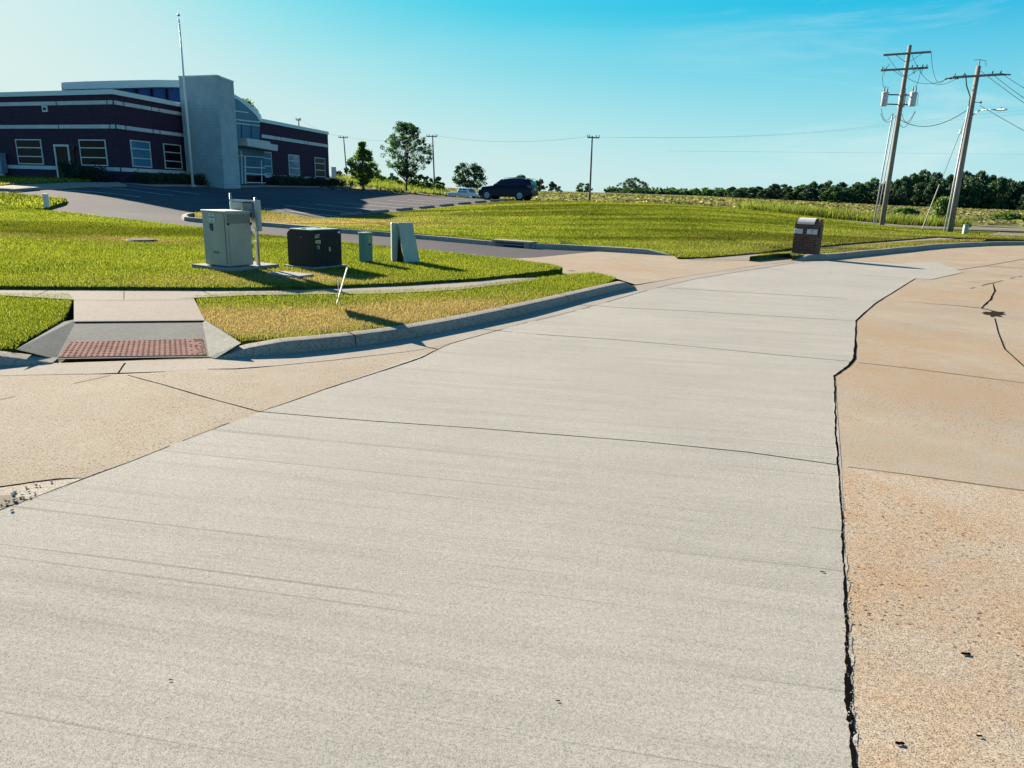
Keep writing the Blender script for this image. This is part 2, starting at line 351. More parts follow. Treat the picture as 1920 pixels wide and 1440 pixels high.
def block():
    m = mat('concrete_block', (.22, .27, .28), .9); n = NT(m)
    b = N(n.nt, 'ShaderNodeTexBrick', i={'Scale': 1.0, 'Mortar Size': .012, 'Brick Width': .8, 'Row Height': .2, 'Color1': (.32, .40, .42, 1), 'Color2': (.34, .425, .445, 1), 'Mortar': (.27, .34, .36, 1)})
    mp = N(n.nt, 'ShaderNodeSeparateXYZ'); L(n.nt, n.tc.outputs['Object'], mp.inputs[0]); ad = N(n.nt, 'ShaderNodeMath', operation='ADD'); L(n.nt, mp.outputs[0], ad.inputs[0]); L(n.nt, mp.outputs[1], ad.inputs[1])
    cb_ = N(n.nt, 'ShaderNodeCombineXYZ'); L(n.nt, ad.outputs[0], cb_.inputs[0]); L(n.nt, mp.outputs[2], cb_.inputs[1]); L(n.nt, cb_.outputs[0], b.inputs['Vector'])
    n.base(n.mix(1, b.outputs['Color'], n.ramp(n.noise(1.2, 5, .7), [(.3, .8), (.7, 1.12)]), 'MULTIPLY')); return m
M['block'] = block()
M['frame'] = mat('window_frame', (.55, .56, .55), .5); M['glass'] = mat('dark_glass', (.006, .006, .010), .2, spec=.06)
M['blind'] = mat('blue_glass', (.045, .17, .27), .15, spec=.4)
M['cwall'] = mat('curtain_glass', (.025, .13, .22), .2, spec=.15)
M['bluewall'] = mat('blue_clerestory', (.015, .07, .27), .35, spec=.12)
M['roof'] = mat('roof_membrane', (.3, .32, .3), .8)
def fieldmat():
    m = mat('mown_field', (.1, .11, .04), .95, spec=.1); n = NT(m)
    c = n.ramp(n.noise(.05, 5, .6), [(.3, (.07, .085, .028)), (.7, (.12, .115, .045))])
    rows = n.noise(1.0, 5, .7, n.vec((.10, .55, 1), radians(6)), dist=.3)
    c = n.mix(n.ramp(rows, [(.50, 0.0), (.60, .85)]), c, (.27, .24, .14))
    c = n.mix(n.ramp(rows, [(.36, .8), (.46, 0.0)]), c, (.05, .065, .02))
    c = n.mix(1, c, n.ramp(n.noise(3, 5, .8), [(.3, .6), (.7, 1.3)]), 'MULTIPLY')
    n.base(c); n.bump(rows, 1.0, .25); return m
M['field'] = fieldmat()

# ---------------------------------------------------------------- the setting
def inpoly(poly, x, y):
    P = np.array([(p[0], p[1]) for p in poly]); r = np.zeros(x.shape, bool)
    for i in range(len(P)):
        x0, y0 = P[i]; x1, y1 = P[(i+1) % len(P)]
        c = ((y0 > y) != (y1 > y)); 
        with np.errstate(divide='ignore', invalid='ignore'): xi = (x1-x0)*(y-y0)/(y1-y0)+x0
        r ^= c & (x < xi)
    return r
DRY = []      # (x, y, sx, sy, amount)
def dryf(x, y):
    d = np.zeros_like(x)
    for cx, cy, sx, sy, a in DRY: d += a*np.exp(-((x-cx)/sx)**2-((y-cy)/sy)**2)
    return np.clip(d, 0, 1)
def mowf(x, y): return np.clip((np.hypot(x, y)-17)/6, 0, 1)
def densify(poly, step):
    out = []
    for i in range(len(poly)):
        a = np.array(poly[i][:2]); b = np.array(poly[(i+1) % len(poly)][:2]); n = max(1, int(np.hypot(*(b-a))/step))
        out += [tuple(a+(b-a)*k/n) for k in range(n)]
    return out
def sheet(name, poly, step, off, m, kind='structure', skirt=0, parent=None, label=None, cat=None):
    P = densify(poly, step); xs = [p[0] for p in P]; ys = [p[1] for p in P]
    gx, gy = np.meshgrid(np.arange(min(xs), max(xs), step), np.arange(min(ys), max(ys), step)); gx = gx.ravel()+RN.normal(0, step*.05, gx.size); gy = gy.ravel()
    k = inpoly(P, gx, gy); ins = list(zip(gx[k], gy[k])); pts = [Vector(p) for p in P]+[Vector(p) for p in ins]
    n = len(P); r = delaunay_2d_cdt(pts, [], [list(range(n))], 1, 1e-4)
    vx = np.array([v.x for v in r[0]]); vy = np.array([v.y for v in r[0]])
    o_ = off(vx, vy) if callable(off) else off
    V = np.column_stack([vx, vy, T(vx, vy)+o_]); Fs = []
    for f in r[2]:
        a = sum(vx[f[i]]*vy[f[(i+1) % len(f)]]-vx[f[(i+1) % len(f)]]*vy[f[i]] for i in range(len(f)))
        Fs.append(list(f) if a > 0 else list(f)[::-1])
    V = [tuple(v) for v in V]; D = dryf(vx, vy); Mw = mowf(vx, vy)
    if skirt:
        cnt = {}
        for f in Fs:
            for i in range(len(f)): cnt[(f[i], f[(i+1) % len(f)])] = 1
        bd = [e for e in cnt if (e[1], e[0]) not in cnt]; mp = {}
        D = list(D); Mw = list(Mw)
        def dn(i):
            if i not in mp:
                mp[i] = len(V); V.append((V[i][0], V[i][1], V[i][2]-skirt)); D.append(D[i]); Mw.append(Mw[i])
            return mp[i]
        for a, b in bd: Fs.append([b, a, dn(a), dn(b)])
    o = rawmesh(name, V, Fs, m, parent, attrs={'dry': D, 'mow': Mw}); 
    me = o.data; me.polygons.foreach_set('use_smooth', [True]*len(me.polygons))
    if kind and not parent: o['kind'] = kind
    return o
G = lambda L_, off=0.0: [g(u, v, off)[:2] for u, v in L_]

# ground: one sheet to the horizon
def ground():
    rs = np.concatenate([[0.01, 1, 2, 4], np.geomspace(6, 3000, 190)]); A = np.radians(np.arange(0, 360, 1.0)); V = []
    for r in rs:
        x = r*np.cos(A); y = r*np.sin(A); z = np.where(y > 0, T(x, y), 0)-np.interp(r, [0, 60, 110], [.10, .10, 0]); z -= np.interp(r, [0, 400, 3000], [0, 0, 12.])
        V.append(np.column_stack([x, y, z]))
    V = np.concatenate(V); n = len(A); Fs = []
    for i in range(len(rs)-1):
        for k in range(n): Fs.append((i*n+k, (i+1)*n+k, (i+1)*n+(k+1) % n, i*n+(k+1) % n))
    o = rawmesh('ground', V, np.array(Fs), M['field'], smooth=True, attrs={'dry': np.zeros(len(V)), 'mow': np.zeros(len(V))}); o['kind'] = 'structure'
ground()

KL = [(-420, 700), (-150, 690), (0, 686), (60, 685), (96, 683)]                                 # kerb front line left of the ramp
KR = [(407, 673), (450, 670), (516, 665.5), (620, 657), (725, 643), (860, 616), (983, 590), (1083, 563.5), (1143, 549), (1192, 538)]
KM = [(1494, 489.5), (1558, 486), (1664, 475), (1760, 465), (1846, 460.5), (1920, 459), (2050, 461)]
road_poly = [(-30, -14), (30, -14), (60, 24), (60, 43)]+G([(1990, 460.5), (1920, 458.5), (1846, 460), (1760, 464), (1664, 474), (1558, 485), (1494, 488.5), (1340, 508), (1192, 534)])+G([(1083, 560), (983, 585), (860, 611), (725, 638), (620, 652), (516, 661), (407, 669), (250, 676), (96, 681), (0, 684), (-150, 688), (-420, 698)])+[(-30, 4)]
sheet('road', road_poly, 1.2, 0.0, M['old'])
grey = [(-9.5, -6), (-4.0, -12)] + [g(1600, 1440)[:2]]+G([(1592, 1200), (1585, 1050), (1578, 880), (1565, 705), (1600, 681), (1605, 602), (1640, 570), (1716, 522.5), (1750, 523.5), (1805, 511), (1795, 506), (1760, 492), (1695, 493), (1600, 489), (1530, 489.5), (1400, 507.5), (1300, 524), (1218, 543.5), (1100, 577), (983, 606), (844, 644.6), (822, 655), (610, 730), (485, 774), (330, 832), (160, 897), (0, 957)])+[(-6.0, .5)]
sheet('concrete_slab', grey, .9, .002, M['new'])
sheet('old_slab', G([(-420, 712), (0, 705), (225, 700.5), (389, 692), (480, 688.5), (620, 675.5), (760, 659.5), (800, 654), (822, 655), (610, 730), (485, 774), (330, 832), (160, 897), (0, 957), (-420, 1150)]), .9, .0009, M['cream'])
sheet('exposed_slab', G([(1574, 880), (1592, 876.5), (1700, 891), (1925, 922), (2300, 970), (2300, 1500), (1900, 1700), (1612, 1560), (1600, 1440), (1592, 1300), (1588, 1180), (1582, 1050), (1577, 960)]), .5, .0010, M['agg'])
gut = G([(-300, 697), (0, 687), (96, 685), (250, 678), (405, 674)]+KR[1:]+[(1300, 515), (1400, 501), (1490, 489.5), (1530, 489), (1400, 507), (1300, 523.5), (1218, 543), (1100, 576.5), (983, 605.5), (844, 644), (800, 654.5), (760, 660), (620, 676), (480, 689), (389, 692.5), (225, 701), (0, 705.5), (-300, 712)])
sheet('gutter', gut, .7, .0014, M['gutter'])
lot = [W(1012, 61)[:2], W(870, 71)[:2], W(690, 75)[:2], W(560, 82)[:2], W(300, 66)[:2], W(-400, 50)[:2], W(-500, 27)[:2], W(0, 23)[:2], W(200, 21)[:2], W(350, 19.5)[:2], W(560, 18)[:2]]+G([(900, 490), (956, 485), (1000, 483.5), (1128, 472)])+[W(1170, 27)[:2], W(1010, 40)[:2]]
sheet('parking_lot', lot, 1.3, -.002, M['asphalt'])
apron = G([(1192, 534), (1230, 528), (1300, 516), (1400, 501), (1494, 488.5), (1500, 486), (1475, 482), (1475, 470), (1440, 467), (1400, 466), (1300, 471), (1255, 475.5), (1200, 474), (1128, 471), (1000, 483.5), (956, 485), (990, 495), (1040, 508), (1060, 514), (1110, 514), (1150, 521), (1170, 527)])
sheet('driveway_apron', apron, .8, .004, M['old'])
_ap = np.array(g(1090, 511)[:2])
# sidewalk: at kerb height, dropping to the apron at both sides
_apL = np.array(g(1085, 513)[:2]); _apR = np.array(g(1420, 474)[:2])
def walkoff(x, y):
    d = np.minimum(np.hypot(x-_apL[0], y-_apL[1]), np.hypot(x-_apR[0], y-_apR[1])); d = np.where((x > _apL[0]) & (x < _apR[0]), 0, d); return .012+.111*np.clip((d-.6)/2.2, 0, 1)
wn = [(-420, 556), (0, 551), (136, 559), (232, 559.5), (364, 556), (464, 551), (581, 549.5), (699, 548.5), (790, 545), (860, 541), (962, 529), (1083, 514), (1120, 507)]
wf = [(1120, 500), (1060, 503), (1000, 512), (900, 523), (760, 532), (560, 540), (400, 541), (230, 540), (0, 538), (-420, 538)]
sheet('sidewalk', G(wn+wf, .14), .45, walkoff, M['walk'])
wr = [(1404, 482), (1440, 473), (1539, 466.5), (1661, 456.5), (1764, 450), (1790, 449), (1775, 445), (1755, 444.5), (1731, 446.5), (1644, 453), (1539, 463.5), (1440, 468), (1330, 477), (1290, 481)]
sheet('sidewalk', G(wr, .1), .7, walkoff, M['walk'])
land = G([(138, 556), (363, 556), (384, 597), (138, 599)], .15)
sheet('ramp_landing', land, .5, .126, M['walk'])
def poly3(name, pts, m, parent=None, kind='structure'):
    o = rawmesh(name, pts, [tuple(range(len(pts)))], m, parent)
    if kind and not parent: o['kind'] = kind
    return o
def gz(u, v, z):
    r = ray(u, v); t = (z-H)/r[2]; return (r[0]*t, r[1]*t, z)
ra, rb, rc, rd = gz(145, 598, .124), gz(378, 596, .124), gz(392, 669, .006), gz(105, 673, .006)
ramp = poly3('kerb_ramp', [rd, rc, rb, ra], M['ramp'])
mbf = MB(); mbf.add([gz(30, 655, .135), rd, gz(120, 603, .126), ra], [(0, 1, 3, 2)]); f1 = mbf.build('ramp_flare', M['ramp'], ramp)
mbf = MB(); mbf.add([rc, gz(404, 672, .008), gz(452, 643, .135), rb], [(0, 1, 2, 3)]); mbf.build('ramp_flare', M['flare'], ramp)
# tactile panel with raised domes
def tactile():
    m = mat('tactile_red', (.3, .13, .09), 1.0, spec=.02); n = NT(m); n.base(n.ramp(n.noise(7, 6, .7), [(.3, (.17, .095, .075)), (.6, (.285, .155, .12))]))
    A, B, Cc, D = [Vector(p) for p in (rd, rc, rb, ra)]
    def q(s, t): return A.lerp(B, s).lerp(D.lerp(Cc, s), t)
    up = Vector((0, 0, 1)); mb = MB(); c = [q(.01, .03), q(.985, .03), q(.975, .42), q(.03, .37)]
    mb.add([p+up*.006 for p in c]+[p-up*.02 for p in c], [(0, 1, 2, 3), (1, 0, 4, 5), (2, 1, 5, 6), (3, 2, 6, 7), (0, 3, 7, 4)])
    P = [p+up*.006 for p in c]
    nx, ny = 26, 9
    for i in range(nx):
        for j in range(ny):
            if i > 22 and random.random() < .3: continue
            s, t = (i+.6)/(nx+.2), (j+.6)/(ny+.2); p = P[0].lerp(P[1], s).lerp(P[3].lerp(P[2], s), t)
            mb.lathe([(.0125, 0), (.011, .003), (.007, .005), (.0, .0055)], 8, p)
    o = mb.build('tactile_paving', m); tag(o, kind='structure')
    mb = MB(); rn = random.Random(4)
    for k in range(22):
        s = 1-abs(rn.gauss(0, .05)); t = rn.random()*.95; p = P[0].lerp(P[1], s).lerp(P[3].lerp(P[2], s), t)
        mb.box((p.x, p.y, p.z+.004), (rn.uniform(.01, .03), rn.uniform(.004, .010), .003), rn.random()*3)
    o = mb.build('dead_leaves', M['dirt']); tag(o, 'scatter of dead leaf litter on the right end of the red tactile panel', 'leaf litter', kind='stuff')
tactile()

# kerbs
def kerb(name, pts, h=.15, w_=.21, ramp0=0, ramp1=0, side=1, step=.35, label=''):
    P = [np.array(p[:2]) for p in pts]; Q = []
    for a, b in zip(P[:-1], P[1:]):
        n = max(1, int(np.hypot(*(b-a))/step)); Q += [a+(b-a)*k/n for k in range(n)]
    Q.append(P[-1]); Q = np.array(Q)
    for _ in range(4): Q[1:-1] = (Q[:-2]+2*Q[1:-1]+Q[2:])/4
    d = np.gradient(Q, axis=0); d /= np.hypot(d[:, 0], d[:, 1])[:, None]; nrm = np.column_stack([-d[:, 1], d[:, 0]])*side
    s = np.concatenate([[0], np.cumsum(np.hypot(*np.diff(Q, axis=0).T))]); tot = s[-1]
    mb = MB(); V = []
    for i in range(len(Q)):
        hh = h*min(1, (s[i]/ramp0 if ramp0 else 1), ((tot-s[i])/ramp1 if ramp1 else 1)); hh = max(hh, .008); hh *= 1+.03*sin(s[i]*1.7)
        z = float(T(*Q[i])); j = .004*sin(s[i]*5.3)+random.uniform(-.003, .003)
        prof = [(-.01, -.05), (0+j, 0), (.022+j, hh*.82), (.035+j, hh*.95), (.055, hh), (w_, hh+.004), (w_+.01, -.05)]
        V += [(*(Q[i]+nrm[i]*a), z+b) for a, b in prof]
    k = len(prof); Fs = []
    for i in range(len(Q)-1):
        for j in range(k-1):
            q = (i*k+j, (i+1)*k+j, (i+1)*k+j+1, i*k+j+1); Fs.append(q if side > 0 else q[::-1])
    Fs += [tuple(range(k)), tuple(range((len(Q)-1)*k, len(Q)*k))[::-1]]
    mb.add(V, Fs); o = mb.build(name, M['kerb']); shade_auto(o, 40); o['kind'] = 'structure'
    # contraction joints cut across the kerb
    jb = MB(); sj = 1.1
    while sj < tot-1:
        i = int(np.searchsorted(s, sj)); z = float(T(*Q[i])); a = nrm[i]; dd = d[i]*.005; hh = h*1.02
        if ramp0 and s[i] < ramp0*1.2 or ramp1 and tot-s[i] < ramp1*1.2: sj += 1.5; continue
        ring = [(-.003, 0), (.019, hh*.82), (.032, hh*.965), (.055, hh*1.035), (w_, hh*1.045+.004)]
        VV = [(*(Q[i]+a*p+dd*sg), z+q) for sg in (-1, 1) for p, q in ring]
        jb.add(VV, [(j, j+1, j+6, j+5) for j in range(4)]); sj += random.choice([1.6, 3.0, 3.0])
    if jb.v: jb.build('kerb_joint', M['tar'], o)
    return o
kerb('kerb', G(KL), h=.12, ramp1=.55, side=1)
kerb('kerb', G(KR), h=.12, ramp0=.45, ramp1=.3, side=1)
kerb('kerb', G(KM), ramp0=.6, side=1)
DK = [(318, 411), (320, 409), (345, 414), (378, 418), (440, 420), (488, 423.5), (560, 430), (640, 437), (700, 441.5), (773, 447), (850, 454), (925, 461), (1000, 466), (1080, 469), (1155, 473), (1215, 477), (1262, 480.5)]
kerb('kerb', G(DK[2:]), ramp1=.9, side=1)
kerb('kerb', G([(345, 414), (338, 409), (345, 405), (372, 403), (430, 402)]), side=-1, step=.3, h=.13)

# joints and cracks in the pavement
def crack(pts, wd, name='pavement_joint', jag=.3, parent=None, off=.0034, m=None, gaps=0.0, step=.05, rnd=0, wk=.72):
    rn = random.Random(rnd+len(pts)*7+int(pts[0][0]*10)); P = [np.array(p[:2]) for p in pts]; Q = []; Wd = []
    wd = [q*wk for q in (wd if hasattr(wd, '__len__') else [wd]*len(P))]
    for k, (a, b) in enumerate(zip(P[:-1], P[1:])):
        ll = np.hypot(*(b-a)); st = max(step, np.hypot(*a)*.006); n = max(1, int(ll/st))
        for i in range(n): Q.append(a+(b-a)*i/n); Wd.append(wd[k]+(wd[k+1]-wd[k])*i/n)
    Q.append(P[-1]); Wd.append(wd[-1]); Q = np.array(Q); d = np.gradient(Q, axis=0); d /= np.maximum(np.hypot(d[:, 0], d[:, 1]), 1e-9)[:, None]; nr = np.column_stack([-d[:, 1], d[:, 0]])
    V = []; Fs = []; wob = 0; run = 0; w1 = w2 = 0
    for i in range(len(Q)):
        wob = wob*.8+rn.gauss(0, 1)*jag*Wd[i]*.12; w1 = w1*.7+rn.uniform(-1, 1)*.5; w2 = w2*.7+rn.uniform(-1, 1)*.5
        if rn.random() < .02*jag: w1 += 1.6
        if rn.random() < .02*jag: w2 += 1.6
        ww = Wd[i]*max(.15, 1+w1*jag)/2; ww2 = Wd[i]*max(.15, 1+w2*jag)/2
        z = float(T(*Q[i]))+off
        wob = max(-Wd[i]*.4, min(Wd[i]*.4, wob)); V += [(*(Q[i]+nr[i]*(wob+ww)), z), (*(Q[i]+nr[i]*(wob-ww2)), z)]
        if run > 0: run -= 1
        elif rn.random() < gaps*.2: run = rn.randint(2, 9)
        if i and run == 0: Fs.append((2*i-2, 2*i-1, 2*i+1, 2*i))
    return rawmesh(name, V, Fs, m or M['tar'], parent)
ROAD = bpy.data.objects['road']
def cj(pxs, wd, **k): return crack(G(pxs), wd, parent=ROAD, **k)
cj([(1615, 1560), (1600, 1440), (1592, 1300), (1588, 1180), (1582, 1050), (1577, 960), (1572, 880), (1567, 800), (1564, 706)], [.017, .019, .026, .022, .015, .013, .015, .018, .019], jag=.75, step=.012)
crack(G([(1600, 1440), (1592, 1300), (1588, 1180), (1582, 1050), (1577, 960), (1572, 880), (1567, 800), (1564, 706)]), [.032, .038, .038, .030, .024, .026, .03, .03], parent=ROAD, jag=.7, step=.012, off=.0027, m=M['spall'], name='spalled_edge', rnd=3, gaps=.2)
cj([(1564, 706), (1590, 688), (1602, 672), (1604, 640), (1605, 602)], [.028, .045, .04, .028, .03], jag=.5, step=.03)
cj([(1605, 602), (1640, 570), (1716, 522.5)], [.035, .035, .03], jag=.35)
cj([(1716, 522.5), (1780, 526), (1862, 532)], .03, gaps=.3)
cj([(1862, 532), (1866, 545), (1858, 562), (1840, 578)], [.02, .035, .045, .03], jag=.9)
cj([(1678, 565), (1740, 569), (1790, 573), (1840, 578), (1865, 584)], [.015, .02, .025, .05, .07], jag=.6)
cj([(1865, 597), (1872, 625), (1884, 655), (1925, 692)], .02, jag=.2)
cj([(485, 772), (600, 782), (700, 790), (900, 804), (1200, 828), (1400, 848), (1568, 872)], .012, jag=.3)
cj([(1590, 876), (1700, 890), (1925, 921)], .012, jag=.3)
cj([(980, 625), (1150, 637), (1300, 650), (1460, 666), (1592, 678)], .014, gaps=.03)
cj([(1608, 680), (1700, 690), (1925, 719)], .016, gaps=.03)
cj([(970, 623.5), (1060, 632)], .006, gaps=.5)
cj([(1113, 573), (1160, 577), (1300, 584), (1450, 593), (1603, 602)], .018, gaps=.06)
cj([(1250, 540), (1400, 549), (1655, 564)], .03, gaps=.3)
cj([(1430, 504), (1560, 512), (1700, 521)], .035, gaps=.3)
cj([(1620, 603), (1720, 610), (1820, 619)], .010, gaps=.7)
cj([(1750, 545), (1850, 552)], .014, gaps=.6)
cj([(1720, 489), (1850, 497)], .02, gaps=.4)
cj([(1748, 524), (1806, 511)], .03, jag=.4); cj([(1795, 506.5), (1845, 499), (1925, 485)], .04, gaps=.2)
cj([(1806, 511), (1860, 515), (1920, 520)], .04, gaps=.3); cj([(1845, 499), (1920, 503)], .05, gaps=.3, jag=.6)
cj([(1820, 541), (1925, 515)], .03, gaps=.5)
cj([(1558, 487.5), (1620, 490), (1695, 494)], .05)
cj([(0, 957), (90, 924), (160, 897), (240, 868)], [.012, .014, .016, .006], jag=.6); cj([(240, 868), (330, 832), (420, 797), (470, 778)], .008, gaps=.5, jag=.6)
cj([(-30, 918), (0, 914), (60, 905), (110, 899), (155, 897)], [.02, .022, .024, .026, .006], jag=.4)
cj([(485, 773), (540, 755), (610, 730)], .012, gaps=.1, jag=.4); cj([(610, 730), (720, 695), (790, 671), (822, 655)], [.02, .025, .03, .02], jag=.5); cj([(822, 655), (800, 651)], .02)
cj([(800, 654), (760, 660), (620, 676), (520, 686), (480, 689), (440, 692), (389, 692.5)], [.008, .01, .012, .014, .035, .03, .012], jag=.3)
cj([(-60, 707), (0, 705), (100, 702.5), (180, 701.5), (222, 700.5), (245, 700), (310, 697)], [.006, .008, .008, .012, .05, .04, .008], jag=.3)
cj([(222, 700), (229, 688), (234, 681)], .018, jag=.6); cj([(208, 704), (150, 717), (0, 750)], .010, gaps=.35, jag=.5); cj([(240, 704), (300, 720), (400, 749), (485, 772)], .012, gaps=.1, jag=.5)
cj([(822, 655), (844, 645), (983, 606), (1019, 598.5), (1080, 583), (1118, 572.5), (1218, 543.5), (1300, 524), (1400, 507.5), (1490, 492.5)], [.016, .014, .018, .016, .012, .014, .014, .012, .02, .02], gaps=.12)
cj([(1188, 535.5), (1300, 515.5), (1400, 501), (1488, 488.5)], .035, jag=.3)
cj([(1080, 571), (1113, 574)], .02); cj([(900, 617), (940, 621), (960, 623)], .015)
for q in ([(232, 541), (232, 559)], [(90, 541), (64, 552)], [(380, 543), (400, 551)], [(898, 528), (945, 534)]):
    crack(G(q, .15), .010, parent=bpy.data.objects['sidewalk'], off=.1265, jag=.15)
crack(G([(138, 559.5), (232, 560), (362, 559)], .15), .014, parent=bpy.data.objects['sidewalk'], off=.1295, jag=.1)
crack(G([(142, 598), (380, 596)], .15), .006, parent=bpy.data.objects['sidewalk'], off=.130, jag=.3)
# saw-tooth seam between the kerb ramp and gutter
cj([(104, 676), (200, 675), (300, 674), (398, 671)], .022, jag=.5)
# debris: broken aggregate in the open joint and the pothole
def rubble(name, pxs, n, sz, m, label, seed, spread=.01, z0=.008):
    rn = random.Random(seed); P = G(pxs); mb = MB()
    for k in range(n):
        i = rn.randrange(len(P)-1); t = rn.random(); x = P[i][0]*(1-t)+P[i+1][0]*t+rn.gauss(0, spread); y = P[i][1]*(1-t)+P[i+1][1]*t+rn.gauss(0, spread); s_ = rn.uniform(.4, 1)*sz
        R = Matrix.Rotation(rn.random()*6, 3, 'Z') @ Matrix.Rotation(rn.uniform(-.4, .4), 3, 'X')
        mb.box((x, y, float(T(x, y))+z0+s_*.15), (s_, s_*rn.uniform(.5, .9), s_*.5), M=R, bev=s_*.12)
    return tag(mb.build(name, m), label, 'rubble', kind='stuff')
rubble('gravel', [(1597, 1400), (1590, 1250), (1586, 1120), (1575, 900)], 60, .007, M['kerb'], 'pale broken aggregate lying in the open joint at the right of the road', 3, .006)
pot = G([(-40, 918), (0, 915), (60, 906), (120, 899), (156, 897), (120, 915), (70, 934), (0, 958), (-40, 972)])
sheet('pothole_patch', pot, .1, .0025, M['spall'])
sheet('pothole', G([(-40, 935), (0, 930), (20, 929), (36, 935), (52, 936), (38, 944), (20, 948), (0, 953), (-40, 962)]), .1, .0042, M['dirt'])
rubble('broken_concrete', [(0, 945), (30, 938), (40, 925), (90, 915)], 30, .018, M['spall'], 'broken concrete lumps in the pothole at the left edge', 8, .05)
sheet('oil_stain', G([(1840, 587), (1848, 584.5), (1856, 585.5), (1862, 583), (1872, 585), (1884, 585), (1879, 588), (1887, 590), (1874, 591), (1880, 595), (1866, 593), (1858, 595), (1856, 591), (1846, 590)]), .2, .0045, mat('stain', (.03, .022, .018), 1.0, spec=0))
# dark leaf-like litter on the road
for k, (u, v, s_) in enumerate([(1811, 1226, .022), (1687, 1394, .018), (1836, 1380, .012), (320, 1275, .008), (1046, 1314, .008), (1542, 1072, .012), (1000, 511, .12), (1014, 514, .1), (1072, 508, .1)]):
    x, y, z = g(u, v, .005); mb = MB(); n = 9
    mb.add([(x+s_*cos(a*2*pi/n)*(1+.2*sin(a*3)), y+s_*.45*sin(a*2*pi/n), z+.003*(a % 2)) for a in range(n)]+[(x, y, z+s_*.15)], [(a, (a+1) % n, n) for a in range(n)])
    lab = ['dark curled leaf on tan concrete right of the open joint', 'dark oval leaf near the bottom right of the picture', 'brown leaf fragment with pale speck on tan concrete', 'tiny black pebble on grey slab at lower left', 'tiny black pebble in the middle of the grey slab', 'small dark twig beside the open road joint', 'larger leaf scrap on sidewalk before the driveway', 'smaller leaf scrap on sidewalk before the driveway', 'lone leaf standing on the driveway apron'][k]
    tag(mb.build('leaf' if 'leaf' in lab else 'pebble' if 'pebble' in lab else 'twig', M['tar'] if k < 6 else M['dirt']), lab, 'litter')

# ---------------------------------------------------------------- lawns
def offs(path, d, step=.4):
    P = [np.array(p[:2]) for p in path]; Q = []
    for a, b in zip(P[:-1], P[1:]):
        n = max(1, int(np.hypot(*(b-a))/step)); Q += [a+(b-a)*k/n for k in range(n)]
    Q.append(P[-1]); Q = np.array(Q)
    for _ in range(4): Q[1:-1] = (Q[:-2]+2*Q[1:-1]+Q[2:])/4
    t = np.gradient(Q, axis=0); t /= np.hypot(t[:, 0], t[:, 1])[:, None]
    return [(q[0]-u_[1]*d, q[1]+u_[0]*d) for q, u_ in zip(Q, t)]
for u, v, sx, sy, a in [(470, 598, 1.1, .75, 1.0), (415, 590, .6, .8, 1.0), (560, 585, 1.0, .6, .95), (640, 580, .7, .4, .7), (266, 450, 1.4, .7, .8), (225, 447, .8, .4, .6), (20, 440, 1.2, .5, .7), (800, 572, 1.1, .9, 1.0), (860, 570, .7, .7, .9), (740, 578, .9, .6, .75), (940, 560, .7, .5, .45), (1000, 545, .8, .5, .25), (450, 522, 1.4, .5, .5), (600, 520, 1.2, .6, .75), (540, 512, .8, .5, .6), (300, 530, 2, .3, .3), (380, 570, .3, .3, .3)]:
    x, y, z = g(u, v, .18); DRY.append((x, y, sx, sy, a))
for u, v, a in [(610, 412, .55), (560, 410, .5), (700, 400, .4), (480, 411, .35), (900, 381, .35), (1100, 376, .3), (1790, 452, .4), (1560, 471, .35), (1720, 462, .4), (1860, 448, .6), (0, 345, .3), (100, 344, .3)]:
    x, y, z = g(u, v, .18); DRY.append((x, y, 5, 2.5, a))
LO = .165; LV = .108
A1 = G([(-420, 536.5), (0, 537), (230, 538.5), (400, 539.5), (560, 538.5), (760, 530.5), (900, 522), (1000, 511), (1050, 505), (1055, 502), (1037, 496), (956, 485.5), (900, 480), (840, 473), (780, 467), (678, 458), (645, 454), (533, 443.5), (486, 439), (380, 426), (200, 406.5), (110, 396), (70, 393.5)], LO)+[W(0, 28.3)[:2], W(-600, 28)[:2]]
sheet('lawn', A1, .6, LO, M['turf'], skirt=.16)
A0 = [W(-600, 28)[:2], W(0, 28.3)[:2]]+G([(60, 393)], LO)+[W(115, 30)[:2], W(120, 31.3)[:2], W(60, 32)[:2], W(0, 32.5)[:2], W(-600, 33)[:2]]
sheet('lawn', A0, 1.0, LO-.06, M['turf'], skirt=.2)
B1 = G([(-420, 557), (-100, 554), (0, 552), (128, 552), (136, 560), (132, 575), (118, 600), (60, 632), (28, 653)], LV)+[q for q in offs(G(KL), .205)[::-1] if q[0] < -4.95]
sheet('verge', B1, .4, LV, M['turf'], skirt=.1)
C1p = G([(367, 556), (464, 549.5), (581, 548), (699, 546.5), (790, 543.5), (860, 540), (962, 527.5), (1083, 513), (1112, 511.5), (1149, 519), (1155, 523)], LV)+[q for q in offs(G(KR), .205)[::-1] if q[0] < 1.75 and q[0] > -2.72]+G([(451, 640), (430, 626), (399, 608), (383, 600), (372, 582)], LV)
sheet('verge', C1p, .4, LV, M['turf'], skirt=.1)
sdir = Vector((.39, .92)).normalized()
S0 = Vector(W(656, 36)[:2]); S7 = Vector(W(929, 54)[:2]); sdir = (S7-S0).normalized(); sper = Vector((sdir.y, -sdir.x))
def SL(n, o): p = S0+sdir*(S7-S0).length/7*n+sper*o; return (p.x, p.y)
D1 = offs(G(DK[2:]), .145)[1:]+G([(1272, 475), (1320, 474.5), (1400, 468.5), (1440, 465.5), (1539, 461.5), (1644, 452.5), (1731, 446), (1755, 444), (1790, 446), (1850, 448), (1930, 450)], LO)
